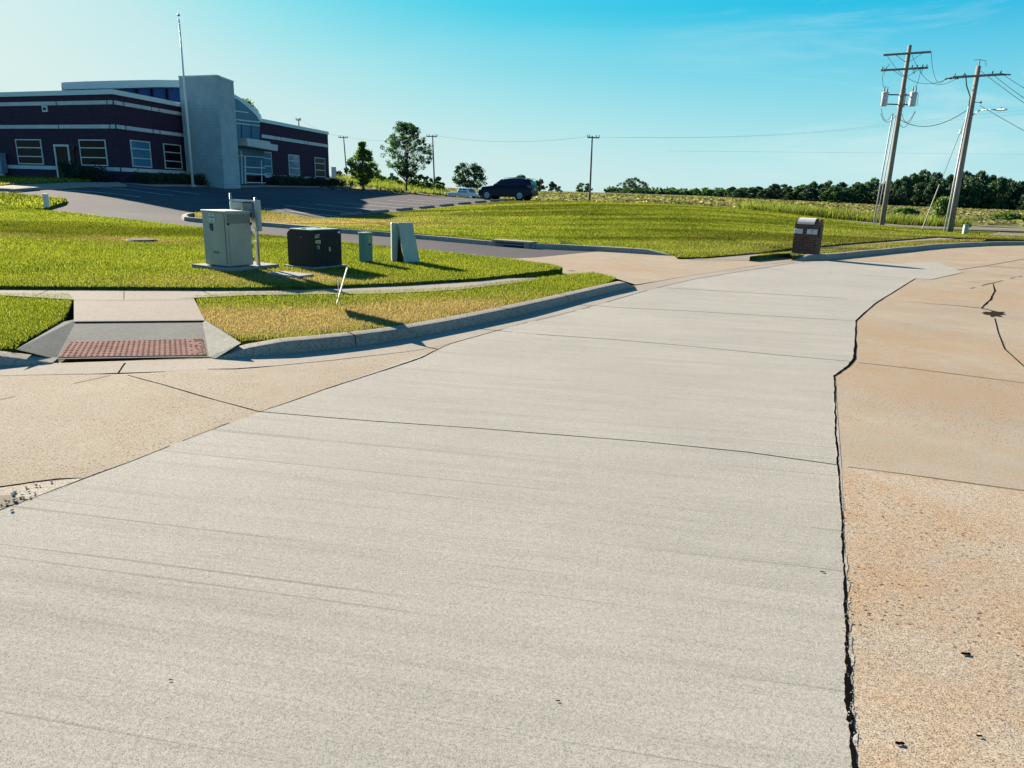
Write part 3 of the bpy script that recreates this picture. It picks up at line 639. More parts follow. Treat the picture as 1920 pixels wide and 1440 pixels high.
D1 += [W(2050, 46)[:2], W(1900, 44)[:2], W(1760, 46)[:2], W(1640, 47)[:2], W(1500, 50)[:2], W(1300, 52)[:2], W(1120, 53)[:2], W(1012, 58)[:2], SL(8.3, .8), SL(6, .75), SL(3, .75), SL(0, .75), SL(-1.3, .8), W(488, 33.5)[:2], W(420, 31.5)[:2]]
D1 += [W(360, 30.2)[:2]]
def D1off(x, y):
    a = np.array(SL(0, .9)); d = np.array([sdir.x, sdir.y]); q = np.abs((x-a[0])*d[1]-(y-a[1])*d[0]); return np.minimum(.03+(LO-.03)*np.clip(q/4.0, 0, 1), .03+walkoff(x, y)+.12*np.clip(np.hypot(x-6.3, y-21.8)/4-.6, 0, 1))
sheet('lawn', D1, .9, D1off, M['turf'], skirt=.18)
E1 = G([(1406, 481), (1432, 475.5), (1475, 472), (1539, 466.5), (1661, 456), (1764, 449.5), (1850, 449)], LO-.03)+offs(G(KM[:5]), .15)[::-1]+G([(1480, 483)])
sheet('verge', E1, .7, LO-.03, M['turf'], skirt=.15)
F1 = [W(-500, 46)[:2], W(0, 43.6)[:2], W(110, 43.6)[:2], W(170, 42.4)[:2], W(168, 41)[:2], W(60, 38)[:2], W(0, 36.3)[:2], W(-500, 37)[:2]]
sheet('lawn', F1, 1, .1, M['turf'], skirt=.1)
F2 = [W(-500, 37)[:2], W(0, 36.3)[:2], W(60, 38)[:2], W(168, 41)[:2], W(232, 42)[:2], W(236, 40.4)[:2], W(130, 37)[:2], W(30, 34.6)[:2], W(0, 34.2)[:2], W(-500, 34)[:2]]
sheet('path', F2, 1, .08, M['walk'], skirt=.1)
tr = [W(u_, z_)[:2] for u_, z_ in ((1540, 48.2), (1640, 48), (1760, 47.5), (1920, 47), (2300, 47), (2300, 53), (1920, 52.5), (1760, 52), (1640, 52), (1540, 51))]
sheet('track', tr, 2, .10, M['dirt'], skirt=.1)
# the side road bending off to the right
sheet('side_road', G([(1850, 447), (1990, 452), (2100, 458), (2100, 452), (1990, 446), (1870, 441.5)]), 2, .19, M['walk'])

def blades(name, polys, dens, h, wd, off, m, label, far=9.0, pw=1.4, hj=.35, lean=.5, seed=1):
    rg = np.random.default_rng(seed); X = []; Y = []
    for poly in polys:
        P = np.array([(p[0], p[1]) for p in poly]); x0, y0 = P.min(0); x1, y1 = P.max(0)
        x0 = max(x0, -45)
        n = int((x1-x0)*(y1-y0)*dens)
        x = rg.uniform(x0, x1, n); y = rg.uniform(y0, y1, n); k = inpoly(poly, x, y)
        r = np.hypot(x, y); k &= rg.random(n) < np.minimum(1, (far/np.maximum(r, 1))**pw)
        s = x/np.maximum(y, .1); k &= (s > -.86) & (s < .86)
        X.append(x[k]); Y.append(y[k])
    x = np.concatenate(X); y = np.concatenate(Y); n = len(x); r = np.hypot(x, y); sc = np.maximum(1, (r/far)**(pw/2))
    sch = np.minimum(sc, 1.5)
    z = T(x, y)+(off(x, y) if callable(off) else off)-.02; hh = h*(1+rg.uniform(-hj, hj, n))*sch; ww = wd*rg.uniform(.6, 1.3, n)*sc; a = rg.uniform(0, 2*pi, n); la = rg.uniform(0, 2*pi, n); ll = hh*rg.uniform(0, lean, n)
    dx = np.cos(a)*ww/2; dy = np.sin(a)*ww/2; lx = np.cos(la)*ll; ly = np.sin(la)*ll
    V = np.empty((n, 5, 3)); V[:, 0] = np.column_stack([x-dx, y-dy, z]); V[:, 1] = np.column_stack([x+dx, y+dy, z])
    V[:, 2] = np.column_stack([x+dx*.8+lx*.35, y+dy*.8+ly*.35, z+hh*.55]); V[:, 3] = np.column_stack([x-dx*.8+lx*.35, y-dy*.8+ly*.35, z+hh*.55]); V[:, 4] = np.column_stack([x+lx, y+ly, z+hh])
    b = np.arange(n)[:, None]*5; F3 = np.concatenate([b+np.array([0, 1, 2]), b+np.array([0, 2, 3]), b+np.array([3, 2, 4])])
    rnd = np.repeat(rg.random(n), 5); 
    o = rawmesh(name, V.reshape(-1, 3), F3, m, attrs={'rnd': rnd, 'dry': np.repeat(dryf(x, y), 5), 'mow': np.repeat(mowf(x, y), 5)})
    print(name, n); return tag(o, label, 'grass', kind='stuff')
def fatten(poly, d=.05): return poly
blades('grass', [B1], 7500, .038, .0065, LV-.008, M['blade'], 'bright green unmown grass of the verge left of the kerb ramp', 6.5, 1.0, seed=2)
blades('grass', [C1p], 7500, .040, .0062, LV-.008, M['blade'], 'patchy yellow and green grass of the verge right of the kerb ramp', 6.5, 1.1, seed=3)
blades('grass', [A1], 4200, .034, .0070, LO, M['blade'], 'sunlit green lawn around the utility cabinets', 9, 1.5, seed=4)
blades('grass', [D1], 2000, .034, .011, D1off, M['blade'], 'mown green grass on the mound right of the parking lot', 14, 1.9, seed=5)
blades('grass', [E1], 500, .04, .016, LO-.03, M['blade'], 'short grass verge along the kerb by the brick mailbox', 20, 1.5, seed=6)
blades('grass', [A0, F1], 130, .08, .035, LO-.06, M['blade'], 'lawn in front of the brick building', 30, 1.5, seed=7)
tg = [W(1380, 54)[:2], W(1480, 51.5)[:2], W(1600, 52.5)[:2], W(1760, 53)[:2], W(1830, 54)[:2], W(1830, 56)[:2], W(1760, 58)[:2], W(1600, 60)[:2], W(1400, 62)[:2]]
blades('tall_grass', [tg], 60, .55, .045, .0, M['tallgrass'], 'tall yellow-green weeds along the edge of the mown field', 50, 1, .5, .5, seed=8)
tg2 = [W(838, 80)[:2], W(690, 76.5)[:2], W(640, 84)[:2], W(600, 95)[:2], W(700, 108)[:2], W(838, 100)[:2]]
blades('tall_grass', [tg2], 26, .55, .07, .0, M['tallgrass'], 'tall yellow-green weeds on the rise behind the parking lot', 70, 1, .5, .6, seed=9)
def tufts():
    x0 = [W(600, 60)[:2], W(2200, 62)[:2], W(2200, 190)[:2], W(600, 190)[:2]]
    blades('field_grass', [x0], 1.8, .14, .40, -.02, M['stubble'], 'cut stubble and windrows across the hayfield', 70, 1.2, .7, 1.6, seed=10)
tufts()

# ================================================================ objects
def Zs(u, v, xy):
    """height at which the sight line of (u,v) passes over ground distance of xy"""
    r = ray(u, v); return H+r[2]*(xy[1]/r[1])
def xat(u, v, y): r = ray(u, v); return r[0]/r[1]*y

# ---------------------------------------------------------------- brick building
C1 = np.array(W(228, 43.2)[:2])
dL = np.array([bearing(-2616), 1.0]); dL = -dL/np.hypot(*dL) if dL[1] < 0 else dL/np.hypot(*dL)
if dL[0] > 0: dL = -dL
dR = np.array([bearing(1225), 1.0]); dR /= np.hypot(*dR)
def hit(A, d, u, v=345):
    s_ = ray(u, v)[0]/ray(u, v)[1]; return (s_*A[1]-A[0])/(d[0]-s_*d[1])
lenR = hit(C1, dR, 618, 346); Rr = C1+dR*lenR; Lf = C1+dL*26
ORG = (C1[0], C1[1], 1.6); zb = 1.25
ztop = pl(228, 172, C1, Rr)[2]
print('building', C1, Rr, lenR, 'ztop', ztop, pl(0, 178, C1, Lf)[2], pl(617, 252, C1, Rr)[2])
nL = np.array([-dL[1], dL[0]]); nL = nL if nL[1] < 0 else -nL          # outward normals (towards the camera side)
nR = np.array([dR[1], -dR[0]]); nR = nR if nR[1] < 0 or nR[0] > 0 else -nR
bld = empty('office_building', ORG, 'single-storey dark brick office building with a grey block entrance tower and curved roof', 'building')
def bb(mb, name, m, parent=None, smooth=False): return mb.build(name, m, parent or bld, smooth, org=ORG)
backL = Lf-nL*16; backR = Rr-nR*16; backC = C1-nR*16+dR*6
mb = MB(); mb.prism([tuple(Lf), tuple(C1), tuple(C1+dR*lenR), tuple(backR), tuple(backC), tuple(backL)], zb-.6, ztop-.12); wall = bb(mb, 'wall', M['brick'])
class Face:
    def __init__(s, A, d, n): s.A = A; s.d = d; s.n = n
    def t(s, u, v=320): return hit(s.A, s.d, u, v)
    def P(s, t, z, o=0): q = s.A+s.d*t+s.n*o; return (q[0], q[1], z)
    def slab(s, mb, t0, t1, z0, z1, o0, o1):
        V = [s.P(t, z, o) for o in (o0, o1) for t, z in ((t0, z0), (t1, z0), (t1, z1), (t0, z1))]
        return mb.add(V, [(0, 1, 2, 3), (7, 6, 5, 4), (4, 5, 1, 0), (5, 6, 2, 1), (6, 7, 3, 2), (7, 4, 0, 3)])
FL = Face(C1, dL, nL); FR = Face(C1, dR, nR)
mb = MB(); FL.slab(mb, -.05, 26, ztop-.24, ztop+.03, -.25, .07); FR.slab(mb, .0, lenR+.06, ztop-.24, ztop+.035, -.25, .072); bb(mb, 'coping', M['fascia'])
def band(face, t0, t1, z0, z1, joints=()):
    mb = MB(); prev = t0
    for j in list(joints)+[t1]: face.slab(mb, prev, j-.05, z0, z1, -.05, .04); prev = j+.05
    return bb(mb, 'stone_band', M['stone'])
zf = lambda fr: 1.6+fr
tT = FR.t(352, 250); tE = FR.t(487, 260)
band(FL, .05, 25.9, zf(4.40), zf(4.62), [FL.t(202, 198), FL.t(107, 198), 14, 19]); band(FR, .05, tT, zf(4.40), zf(4.62), [FR.t(231, 198), FR.t(283, 203), FR.t(297, 205), FR.t(341, 213)])
band(FL, .05, 25.9, zf(3.04), zf(3.26), [FL.t(207, 240), FL.t(111, 240), 14, 19]); band(FR, .05, tT, zf(3.04), zf(3.26), [FR.t(235, 240), FR.t(286, 243), FR.t(299, 246), FR.t(344, 250)])
FRt = lambda u: FR.t(u, 270)
band(FR, tE+.3, lenR, zf(3.75), zf(4.02), [FRt(517), FRt(527), FRt(570), FRt(577), FRt(614)])
band(FL, .05, FL.t(110, 318), zf(.60), zf(.80)) if False else None
tdoor = (FL.t(135.5, 320), FL.t(108, 320))
band(FL, tdoor[1]+.1, 25.9, zf(.58), zf(.80)); band(FL, .05, tdoor[0]-1.0, zf(.58), zf(.80)); band(FR, .05, tT, zf(.58), zf(.80), [FR.t(258, 318)]); band(FR, tE+.3, lenR, zf(.62), zf(.86))
def window(face, ua, ub, z0, z1, glass, bars=(.33, .72), vm=300, name='window', fw=.06):
    a, b = sorted((face.t(ua, vm), face.t(ub, vm))); mb = MB()
    face.slab(mb, a, b, z0, z1, -.05, .02); fr = bb(mb, name, glass)
    mb = MB(); k = fw
    face.slab(mb, a-k, a, z0-k, z1+k, 0, .05); face.slab(mb, b, b+k, z0-k, z1+k, 0, .05); face.slab(mb, a, b, z0-k, z0, 0, .06); face.slab(mb, a, b, z1, z1+k, 0, .05)
    for q in bars: zz = z0+(z1-z0)*q; face.slab(mb, a, b, zz-.03, zz+.03, .02, .045)
    bb(mb, 'window_frame', M['frame'], fr); return fr
def bbp(): pass
_obb = bb
def bb(mb, name, m, parent=None, smooth=False):
    o = mb.build(name, m, parent or bld, smooth, org=ORG); return o
window(FL, 36, 81, zf(.93), zf(2.34), M['glass'], (.30, .68)); window(FL, 154, 201, zf(.93), zf(2.34), M['glass'], (.30, .70))
window(FR, 248, 282, zf(.95), zf(2.42), M['blind'], (.32, .70)); window(FR, 309, 339, zf(.95), zf(2.42), M['glass'], (.30, .68))
window(FR, 541, 560, zf(.98), zf(2.62), M['blind'], (.34, .72)); window(FR, 590, 608, zf(.98), zf(2.62), M['glass'], (.34, .72)); window(FR, 492, 508, zf(.98), zf(2.62), M['blind'], (.34, .72))
# side door: glass leaf in a pale frame
mb = MB(); a, b = sorted(tdoor); FL.slab(mb, a+.1, b-.1, zf(.05), zf(2.0), 0, .02); dr = bb(mb, 'door', M['glass'])
mb = MB(); FL.slab(mb, a, a+.11, zf(-.1), zf(2.1), 0, .07); FL.slab(mb, b-.11, b, zf(-.1), zf(2.1), 0, .07); FL.slab(mb, a+.11, b-.11, zf(1.98), zf(2.1), 0, .07); FL.slab(mb, a+.11, b-.11, zf(-.1), zf(.08), 0, .06); bb(mb, 'door_frame', M['frame'], dr)
mb = MB(); FL.slab(mb, a+.14, a+.20, zf(.8), zf(1.1), .07, .11); bb(mb, 'handle', M['black'], dr)
mb = MB(); FL.slab(mb, a-.42, a-.04, zf(0), zf(2.0), 0, .05); bb(mb, 'downpipe_cover', M['glass'])
mb = MB(); t0, t1 = sorted((FL.t(81, 208), FL.t(90.5, 208))); FL.slab(mb, t0, t1, zf(4.02), zf(4.38), 0, .07); vv = bb(mb, 'vent', M['frame'])
mb = MB(); FL.slab(mb, t0+.09, t1-.09, zf(4.11), zf(4.29), .05, .075); bb(mb, 'louvre', M['black'], vv)
mb = MB(); FL.slab(mb, a-.62, a-.42, zf(1.85), zf(2.0), 0, .18); bb(mb, 'wall_light', M['black'])
# tower
mid = np.array(W(412, 1)[:2]); s_ = bearing(412)
Ym = 49.5; tm = np.array([xat(413, 240, Ym), Ym]); tl = np.array([xat(343, 240, 50.6), 50.6]); trr = np.array([xat(443.5, 240, 52.2), 52.2])
ztw = Zs(407, 141.7, tm); print('tower top', ztw)
tb = tl+(trr-tm)*1.6; tb2 = trr+(tl-tm)*.9
mb = MB(); mb.prism([tuple(tl), tuple(tm), tuple(trr), tuple(trr+np.array([bearing(436), 1])*4), tuple(tl+np.array([bearing(352), 1])*4)], zb-.6, ztw); tow = bb(mb, 'tower', M['block'])
ef = (tl-tm)/np.hypot(*(tl-tm)); FT = Face(tm, ef, np.array([ef[1], -ef[0]]) if -ef[0] < 0 or True else None); FT.n = FT.n if FT.n[1] < 0 else -FT.n
er = (trr-tm)/np.hypot(*(trr-tm)); FT2 = Face(tm, er, np.array([er[1], -er[0]])); FT2.n = FT2.n if (FT2.n[1] < 0) else -FT2.n
mb = MB(); FT.slab(mb, -.03, np.hypot(*(tl-tm)), ztw-.03, ztw+.05, -.3, .035); FT2.slab(mb, .0, np.hypot(*(trr-tm)), ztw-.03, ztw+.053, -.3, .035); bb(mb, 'parapet_cap', M['fascia'], tow)
# entrance glazing
FE = Face(C1+nR*.25, dR, nR)
def polyface(face, pts, o0, o1, m, name, parent=None):
    A = face.A; B = face.A+face.d; Pn = [pl(u, v, A, B) for u, v in pts]
    mb = MB(); n = len(Pn); V = [(p[0]+face.n[0]*o, p[1]+face.n[1]*o, p[2]) for o in (o0, o1) for p in Pn]
    mb.add(V, [tuple(range(n)), tuple(range(2*n-1, n-1, -1))]+[(i, i+n, (i+1) % n+n, (i+1) % n) for i in range(n)]); return bb(mb, name, m, parent)
g1 = polyface(FE, [(436, 182), (446, 187), (458, 196), (471, 208), (486.5, 226), (486.5, 264), (436, 258)], -.2, .02, M['cwall'], 'curtain_wall')
for q in ([(436, 206.5), (464, 210.5), (464, 212.3), (436, 208.3)], [(436, 222.6), (486, 228), (486, 230), (436, 224.6)], [(436, 229.6), (486, 235), (486, 236.5), (436, 231.4)]): polyface(FE, q, .02, .07, M['frame'], 'mullion', g1)
for uu in (452, 470): polyface(FE, [(uu, 231), (uu+1, 231), (uu+1, 261), (uu, 261)], .021, .05, M['black'], 'mullion', g1)
g2 = polyface(FE, [(442, 270), (494, 280), (496, 345), (450, 345)], -.2, .02, M['cwall'], 'entrance_glazing')
for q in ([(446, 291), (494, 294), (494, 295.6), (446, 292.6)], [(456, 312), (496, 314), (496, 316), (456, 314)], [(458, 324), (497, 326.5), (497, 328.5), (458, 326)], [(457, 292), (459, 292), (460, 345), (458, 345)], [(450, 282), (451.5, 282), (454, 345), (452.5, 345)], [(488, 300), (489.3, 300), (490.5, 345), (489, 345)], [(458, 341), (497, 342), (497, 343.5), (458, 342.5)]): polyface(FE, q, .021, .08, M['frame'], 'mullion', g2)
polyface(FE, [(459, 329), (496, 330), (497, 342), (459, 341)], .02, .04, M['glass'], 'lower_panel', g2)
polyface(Face(C1+nR*.3, dR, nR), [(443, 258.5), (487, 265), (488, 269), (502, 271.5), (502, 283), (444, 273)], -.3, .9, M['stone'], 'canopy')
# curved roof over the entrance hall, its front fascia standing behind the parapet
Aa = np.array(W(115, 48.5)[:2]); Ab = np.array(W(490, 60.0)[:2]); ad = (Ab-Aa)/np.hypot(*(Ab-Aa)); an = np.array([ad[1], -ad[0]]); an = an if an[1] < 0 else -an
FA = Face(Aa, ad, an)
topc = [(115, 154.5), (160, 152.6), (225, 150.8), (290, 149.6), (345, 150.5), (395, 159), (425, 170), (442, 178), (463, 190.5), (480, 204), (490.5, 217)]
botc = [(115, 163.5), (122, 167.5), (225, 165.3), (290, 163.3), (345, 163.5), (395, 171), (425, 182), (442, 189), (460, 199.5), (474, 210), (487, 224)]
Pt = [pl(u, v, Aa, Ab) for u, v in topc]; Pb = [pl(u, v, Aa, Ab) for u, v in botc]
mb = MB(); n = len(Pt); V = []
ex = -np.array([bearing(150), 1.0])/np.hypot(bearing(150), 1)
for o in (.0, -11.):
    V += [(p[0]+ex[0]*o, p[1]+ex[1]*o, p[2]) for p in Pt]; V += [(p[0]+ex[0]*o, p[1]+ex[1]*o, p[2]) for p in Pb]
Fs = []
for i in range(n-1):
    Fs += [(i, n+i, n+i+1, i+1), (2*n+i+1, 3*n+i+1, 3*n+i, 2*n+i), (i, i+1, 2*n+i+1, 2*n+i), (n+i+1, n+i, 3*n+i, 3*n+i+1)]
Fs += [(0, 2*n, 3*n, n), (n-1, 2*n-1, 4*n-1, 3*n-1)]; mb.add(V, Fs); rf = bb(mb, 'curved_roof', M['fascia'])
mb = MB(); i0 = 1; V = []
for o in (-.5, -9.):
    V += [(p[0]+ex[0]*o, p[1]+ex[1]*o, p[2]-.005) for p in Pb[1:]]+[(p[0]+ex[0]*o, p[1]+ex[1]*o, 5.6) for p in Pb[1:]]
k = n-1; Fs = []
for i in range(k-1): Fs += [(i, k+i, k+i+1, i+1), (2*k+i+1, 3*k+i+1, 3*k+i, 2*k+i)]
Fs += [(0, 2*k, 3*k, k), (k-1, 2*k-1, 4*k-1, 3*k-1)]; mb.add(V, Fs); cl = bb(mb, 'clerestory', M['bluewall'])
mb = MB(); tA = 0
for uu in (160, 195, 230, 262, 290, 318):
    t = FA.t(uu, 175); FA.slab(mb, t-.04, t+.04, 5.7, pl(uu, 166, Aa, Ab)[2], -.5, -.2)
mb.each('mullion', M['black'], cl, org=ORG)
# meter cupboard on the left wall
mc = empty('electric_meter_cupboard', FL.P(FL.t(10.5, 310), 1.55, .3), 'tall blue-grey cupboard standing against the brick wall at the left edge', 'electrical cupboard', rz=atan2(dL[1], dL[0]))
MB().box((0, 0, .95), (.62, .4, 1.25), bev=.02).build('cupboard', painted('blue_grey_paint', (.16, .25, .33)), mc)
MB().box((0, -.0, .18), (.30, .2, .4)).box((.2, 0, .12), (.08, .08, .45)).build('conduit', M['conduit'], mc)
# path in front of the building
sheet('path', [tuple(C1+nR*.3-dR*.2), tuple(C1+nR*2.2), tuple(C1+dR*lenR+nR*2.2), tuple(C1+dR*lenR+nR*.3)], 1, .06, M['walk'], skirt=.1)

# ---------------------------------------------------------------- foliage
def leaves(cent, rad, per, size, squash=.8, seed=1):
    rg = np.random.default_rng(seed); cent = np.asarray(cent, float); rad = np.asarray(rad, float); k = len(cent)
    idx = np.repeat(np.arange(k), per); n = len(idx)
    d = rg.normal(size=(n, 3)); d /= np.linalg.norm(d, axis=1)[:, None]; rr = rg.random(n)**.45
    P = cent[idx]+d*(rad[idx]*rr)[:, None]*np.array([1, 1, squash])
    a = rg.normal(size=(n, 3)); a /= np.linalg.norm(a, axis=1)[:, None]; b = np.cross(a, rg.normal(size=(n, 3))); b /= np.linalg.norm(b, axis=1)[:, None]
    sz = size*rg.uniform(.6, 1.3, n)[:, None]
    V = np.stack([P-a*sz, P+b*sz*.55, P+a*sz, P-b*sz*.55], 1).reshape(-1, 3); Fq = np.arange(n*4).reshape(-1, 4)
    return V, Fq, np.repeat(np.clip(rg.random(n)*.7+rg.random(k)[idx]*.4, 0, 1), 4)
def tree_parts(h, crown, seed, lm, per=60, size=.12, K=70, base=.25, trunk_r=.1, limbs=14, shape=None, kr=.12):
    """crown = (rx, ry); shape(t) gives relative radius at relative height t"""
    rn = random.Random(seed); shape = shape or (lambda t: sqrt(max(0, 1-(2*t-1)**2)))
    z0 = h*base; cs = []; rs = []
    for i in range(K):
        t = rn.random(); r = shape(t)*sqrt(rn.random())*.98; a = rn.random()*2*pi; rc = h*kr*rn.uniform(.55, 1.3)
        cs.append((cos(a)*r*crown[0], sin(a)*r*crown[1], z0+(h-z0)*(.04+.92*t)-rc*.3)); rs.append(rc)
    mb = MB(); tp = [(0, 0, -.3), (0, 0, h*.12), (rn.uniform(-.02, .02)*h, 0, h*.35), (rn.uniform(-.02, .02)*h, rn.uniform(-.02, .02)*h, h*.62), (0, 0, h*.86)]
    mb.tube(tp, [trunk_r*1.3, trunk_r, trunk_r*.75, trunk_r*.45, trunk_r*.12], 8)
    for c in rn.sample(cs, min(limbs, len(cs))):
        zz = max(h*.14, c[2]*rn.uniform(.35, .62)); s0 = (0, 0, zz); mm = (c[0]*.45, c[1]*.45, zz+(c[2]-zz)*.35)
        r0 = trunk_r*.42*(1-zz/h*.5); mb.tube([s0, mm, c], [r0, r0*.6, r0*.15], 5)
    V, Fq, at = leaves(cs, rs, per, size, .8, seed); return mb, V, Fq, at
def plant(name, loc, label, cat, group, h, crown, seed, lm, **k):
    r = empty(name, loc, label, cat, group=group); mb, V, Fq, at = tree_parts(h, crown, seed, lm, **k)
    mb.build('trunk', M['bark'], r, True); rawmesh('crown', V, Fq, M[lm], r, attrs={'rnd': at}); return r
# two young trees at the back edge of the parking lot
x, y, z = W(681, 68.5)
plant('maple_tree', (x, y, z-.05), 'young dense maple with a short trunk, left of the two parking lot trees', 'tree', None, 4.45, (1.65, 1.5), 5, 'leafA', per=90, size=.085, K=150, base=.10, trunk_r=.085, limbs=40, kr=.07,
      shape=lambda t: [0.25, .62, .9, 1.0, .95, .8, .62, .42, .28, .1, 0][min(10, int(t*10))])
x, y, z = W(762, 70)
plant('ash_tree', (x, y, z-.05), 'taller airy tree, sky showing through its crown, at the parking lot edge', 'tree', None, 6.75, (2.5, 2.3), 9, 'leafA', per=48, size=.08, K=270, base=.2, trunk_r=.09, limbs=80, kr=.045,
      shape=lambda t: [.35, .72, .92, 1.0, 1, .96, .86, .72, .55, .38, .1][min(10, int(t*10))])
# far single trees
def far(u, Z, vt, wpx, label, seed, name='broadleaf_tree', K=60, per=70, base=.12, shape=None, lm='leafB', kr=.13, sz=.034):
    x, y, z = W(u, Z); ht = Zs(u, vt, (x, y))-z; wd = wpx*Z/F/2
    return plant(name, (x, y, z-.1), label, 'tree', None, ht, (wd, wd), seed, lm, per=per, size=max(.18, ht*sz), K=K, base=base, trunk_r=ht*.025, limbs=10, kr=kr, shape=shape)
rd_ = lambda t: min(1, .75+t)*sqrt(max(0, 1-max(0, (t-.35)/.65)**2))
far(878, 190, 302, 62, 'round dark tree on the rise above the white pickup', 21, shape=rd_, K=80)
far(976, 200, 327, 30, 'dark tree top rising just behind the roof of the dark car', 22, shape=rd_)
far(1012, 210, 334, 20, 'small dark tree touching the rear of the dark car', 23, shape=rd_, K=40)
far(1035, 210, 339, 40, 'low ragged tree between the dark car and the lone pole', 24, shape=lambda t: [1, 1, .9, .7, .8, .4, .5, .2, .3, .1, 0][min(10, int(t*10))], K=50)
far(1093, 230, 341, 34, 'small tree directly left of the lone wooden pole', 25, shape=rd_, K=50)
far(1186, 260, 332, 60, 'large spreading dark tree alone at the middle of the horizon', 26, shape=rd_, K=80)
far(1160, 290, 351, 42, 'low dark tree at the left foot of the large spreading tree', 27, shape=rd_, K=40)
far(823, 150, 330, 24, 'small rounded tree right of the second far pole', 28, shape=rd_, K=40)
far(790, 140, 327, 50, 'low wide tree behind the airy tree by the parking lot', 29, shape=rd_, K=60)
far(636, 170, 320, 24, 'small tree seen right of the board sign beside the building', 30, shape=rd_, K=40)
x, y, z = W(474, 110)
plant('broadleaf_tree', (x, y, z), 'tree top showing above the curved roof behind the entrance', 'tree', None, Zs(474, 183, (x, y))-z, (3.2, 3), 31, 'leafA', per=60, size=.2, K=70, base=.2, trunk_r=.2, shape=lambda t: 1-.85*t, kr=.07)
# bushes on the rise behind the lot
bl = ['yellow-green bush %s' % s_ for s_ in ('nearest the left tree trunk', 'left of the small road sign', 'right of the small road sign', 'between the road sign and the airy tree', 'just left of the airy tree trunk', 'just right of the airy tree trunk', 'at the foot of the second far pole')]
for k, (u, Z, vt, wp, lm) in enumerate([(712, 92, 327, 34, 'leafD'), (738, 96, 330, 30, 'leafA'), (672, 90, 332, 30, 'leafD'), (750, 88, 337, 26, 'leafD'), (776, 92, 334, 34, 'leafA'), (800, 94, 338, 30, 'leafA'), (822, 100, 343, 26, 'leafD')]):
    x, y, z = W(u, Z); ht = max(.9, Zs(u, vt, (x, y))-z); wd = wp*Z/F/2
    b = plant('bush', (x, y, z-.1), ['leafy bush directly right of the young maple trunk', 'dark bush hiding the post of the small road sign', 'pale bush behind the young maple, on the left', 'low pale bush just left of the airy tree trunk', 'dark bush just right of the airy tree trunk', 'dark bush left of the second far pole', 'low pale bush right of the second far pole'][k], 'bush', None, ht, (wd, wd), 50+k, lm, per=60, size=.15, K=36, base=.02, trunk_r=.05, kr=.2, limbs=6)
# the wood beyond the field: three crowns modelled, copied along its edge
WT = []
for k in range(3):
    r = empty('woodland_tree', (0, 0, 0), 'dark tree of the dense wood along the far side of the mown field', 'tree', group='trees of the dark wood beyond the field')
    mb, V, Fq, at = tree_parts(10.5, (5.0, 5.0), 70+k, 'leafB', per=90, size=.42, K=64, base=.0, trunk_r=.25, limbs=8, kr=.12, shape=lambda t: min(1, .8+t)*sqrt(max(0, 1-max(0, (t-.3)/.7)**2)))
    mb.build('trunk', M['bark'], r, True); rawmesh('crown', V, Fq, M['leafB'], r, attrs={'rnd': at}); WT.append(r)
wl = [(1372, 351, 24), (1394, 352, 26), (1420, 349, 26), (1446, 351, 24), (1470, 343, 26), (1497, 345, 26), (1522, 343, 24), (1548, 340, 28), (1575, 338, 28), (1603, 339, 28), (1632, 336, 28), (1660, 339, 26), (1690, 335, 30), (1722, 322, 34), (1748, 318, 34), (1775, 325, 30), (1800, 322, 34), (1828, 324, 34), (1852, 328, 30), (1880, 339, 30), (1908, 343, 30), (1936, 340, 34), (1965, 338, 34), (1348, 357, 20), (1705, 330, 30), (1812, 332, 34), (1560, 350, 30), (1615, 352, 30), (1510, 356, 26), (1670, 352, 30), (1740, 345, 34), (1770, 348, 30), (1865, 350, 34), (1930, 355, 34), (1440, 360, 22), (1480, 360, 22), (1585, 358, 26), (1642, 358, 26)]
wl += [(1383+k*22+(k*37 % 11), 356-(k*7 % 12)-(0 if k < 12 else 10), 24+(k*13 % 12)) for k in range(25)]
rw = random.Random(5)
for k, (u, vt, wp) in enumerate(wl):
    Z = (235 if k < 25 else 215)+rw.uniform(-8, 8); x, y, z = W(u, Z); ht = (Zs(u, vt, (x, y))-z)*rw.uniform(.88, 1.08)
    o = WT[k] if k < 3 else copy_tree(WT[k % 3]); o.location = (x, y, z-.3); sx = wp*1.25*Z/F/2/5.0; o.scale = (sx, sx, (ht+.3)/10.3); o.rotation_euler = (0, 0, rw.random()*6)
# low hazy woodland on the horizon, too far to tell the trees apart
cs = []; rs = []
for k in range(230):
    u = rw.uniform(1140, 1400) if k < 190 else rw.uniform(1400, 2100); Z = rw.uniform(420, 470); x, y, z = W(u, Z); top = 362-rw.uniform(0, 9) if u < 1400 else 366+(u-1400)*.03
    zt = Zs(u, top+.031*(u-1300)*.3, (x, y)); 
    for q in range(3): cs.append((x+rw.uniform(-2, 2), y, z+(zt-z)*(.25+.3*q))); rs.append(max(1.4, (zt-z)*.32))
V, Fq, at = leaves(cs, rs, 22, .95, .9, 99); o = rawmesh('woodland', V, Fq, M['leafB'], attrs={'rnd': at}); tag(o, 'thin dark line of far woodland along the horizon', 'woodland', kind='stuff')
# single bushes on the right
for u, Z, vt, wp, lab, sd_ in [(1770, 62, 369, 36, 'round green bush in front of the wood, left of the lamp-post pole', 1), (1895, 78, 404, 70, 'low dark green bush at the right edge beyond the track', 2), (1700, 85, 389, 60, 'low bush clump at the foot of the wood between the two poles', 3)]:
    x, y, z = W(u, Z); ht = max(.8, Zs(u, vt, (x, y))-z); wd = wp*Z/F/2
    plant('bush', (x, y, z-.1), lab, 'bush', None, ht, (wd, wd*.8), 80+sd_, 'leafD' if sd_ < 3 else 'leafA', per=90, size=.11, K=60, base=.0, trunk_r=.06, kr=.22 if sd_ == 1 else .35, limbs=6, shape=lambda t: sqrt(max(0, 1-t*t)))
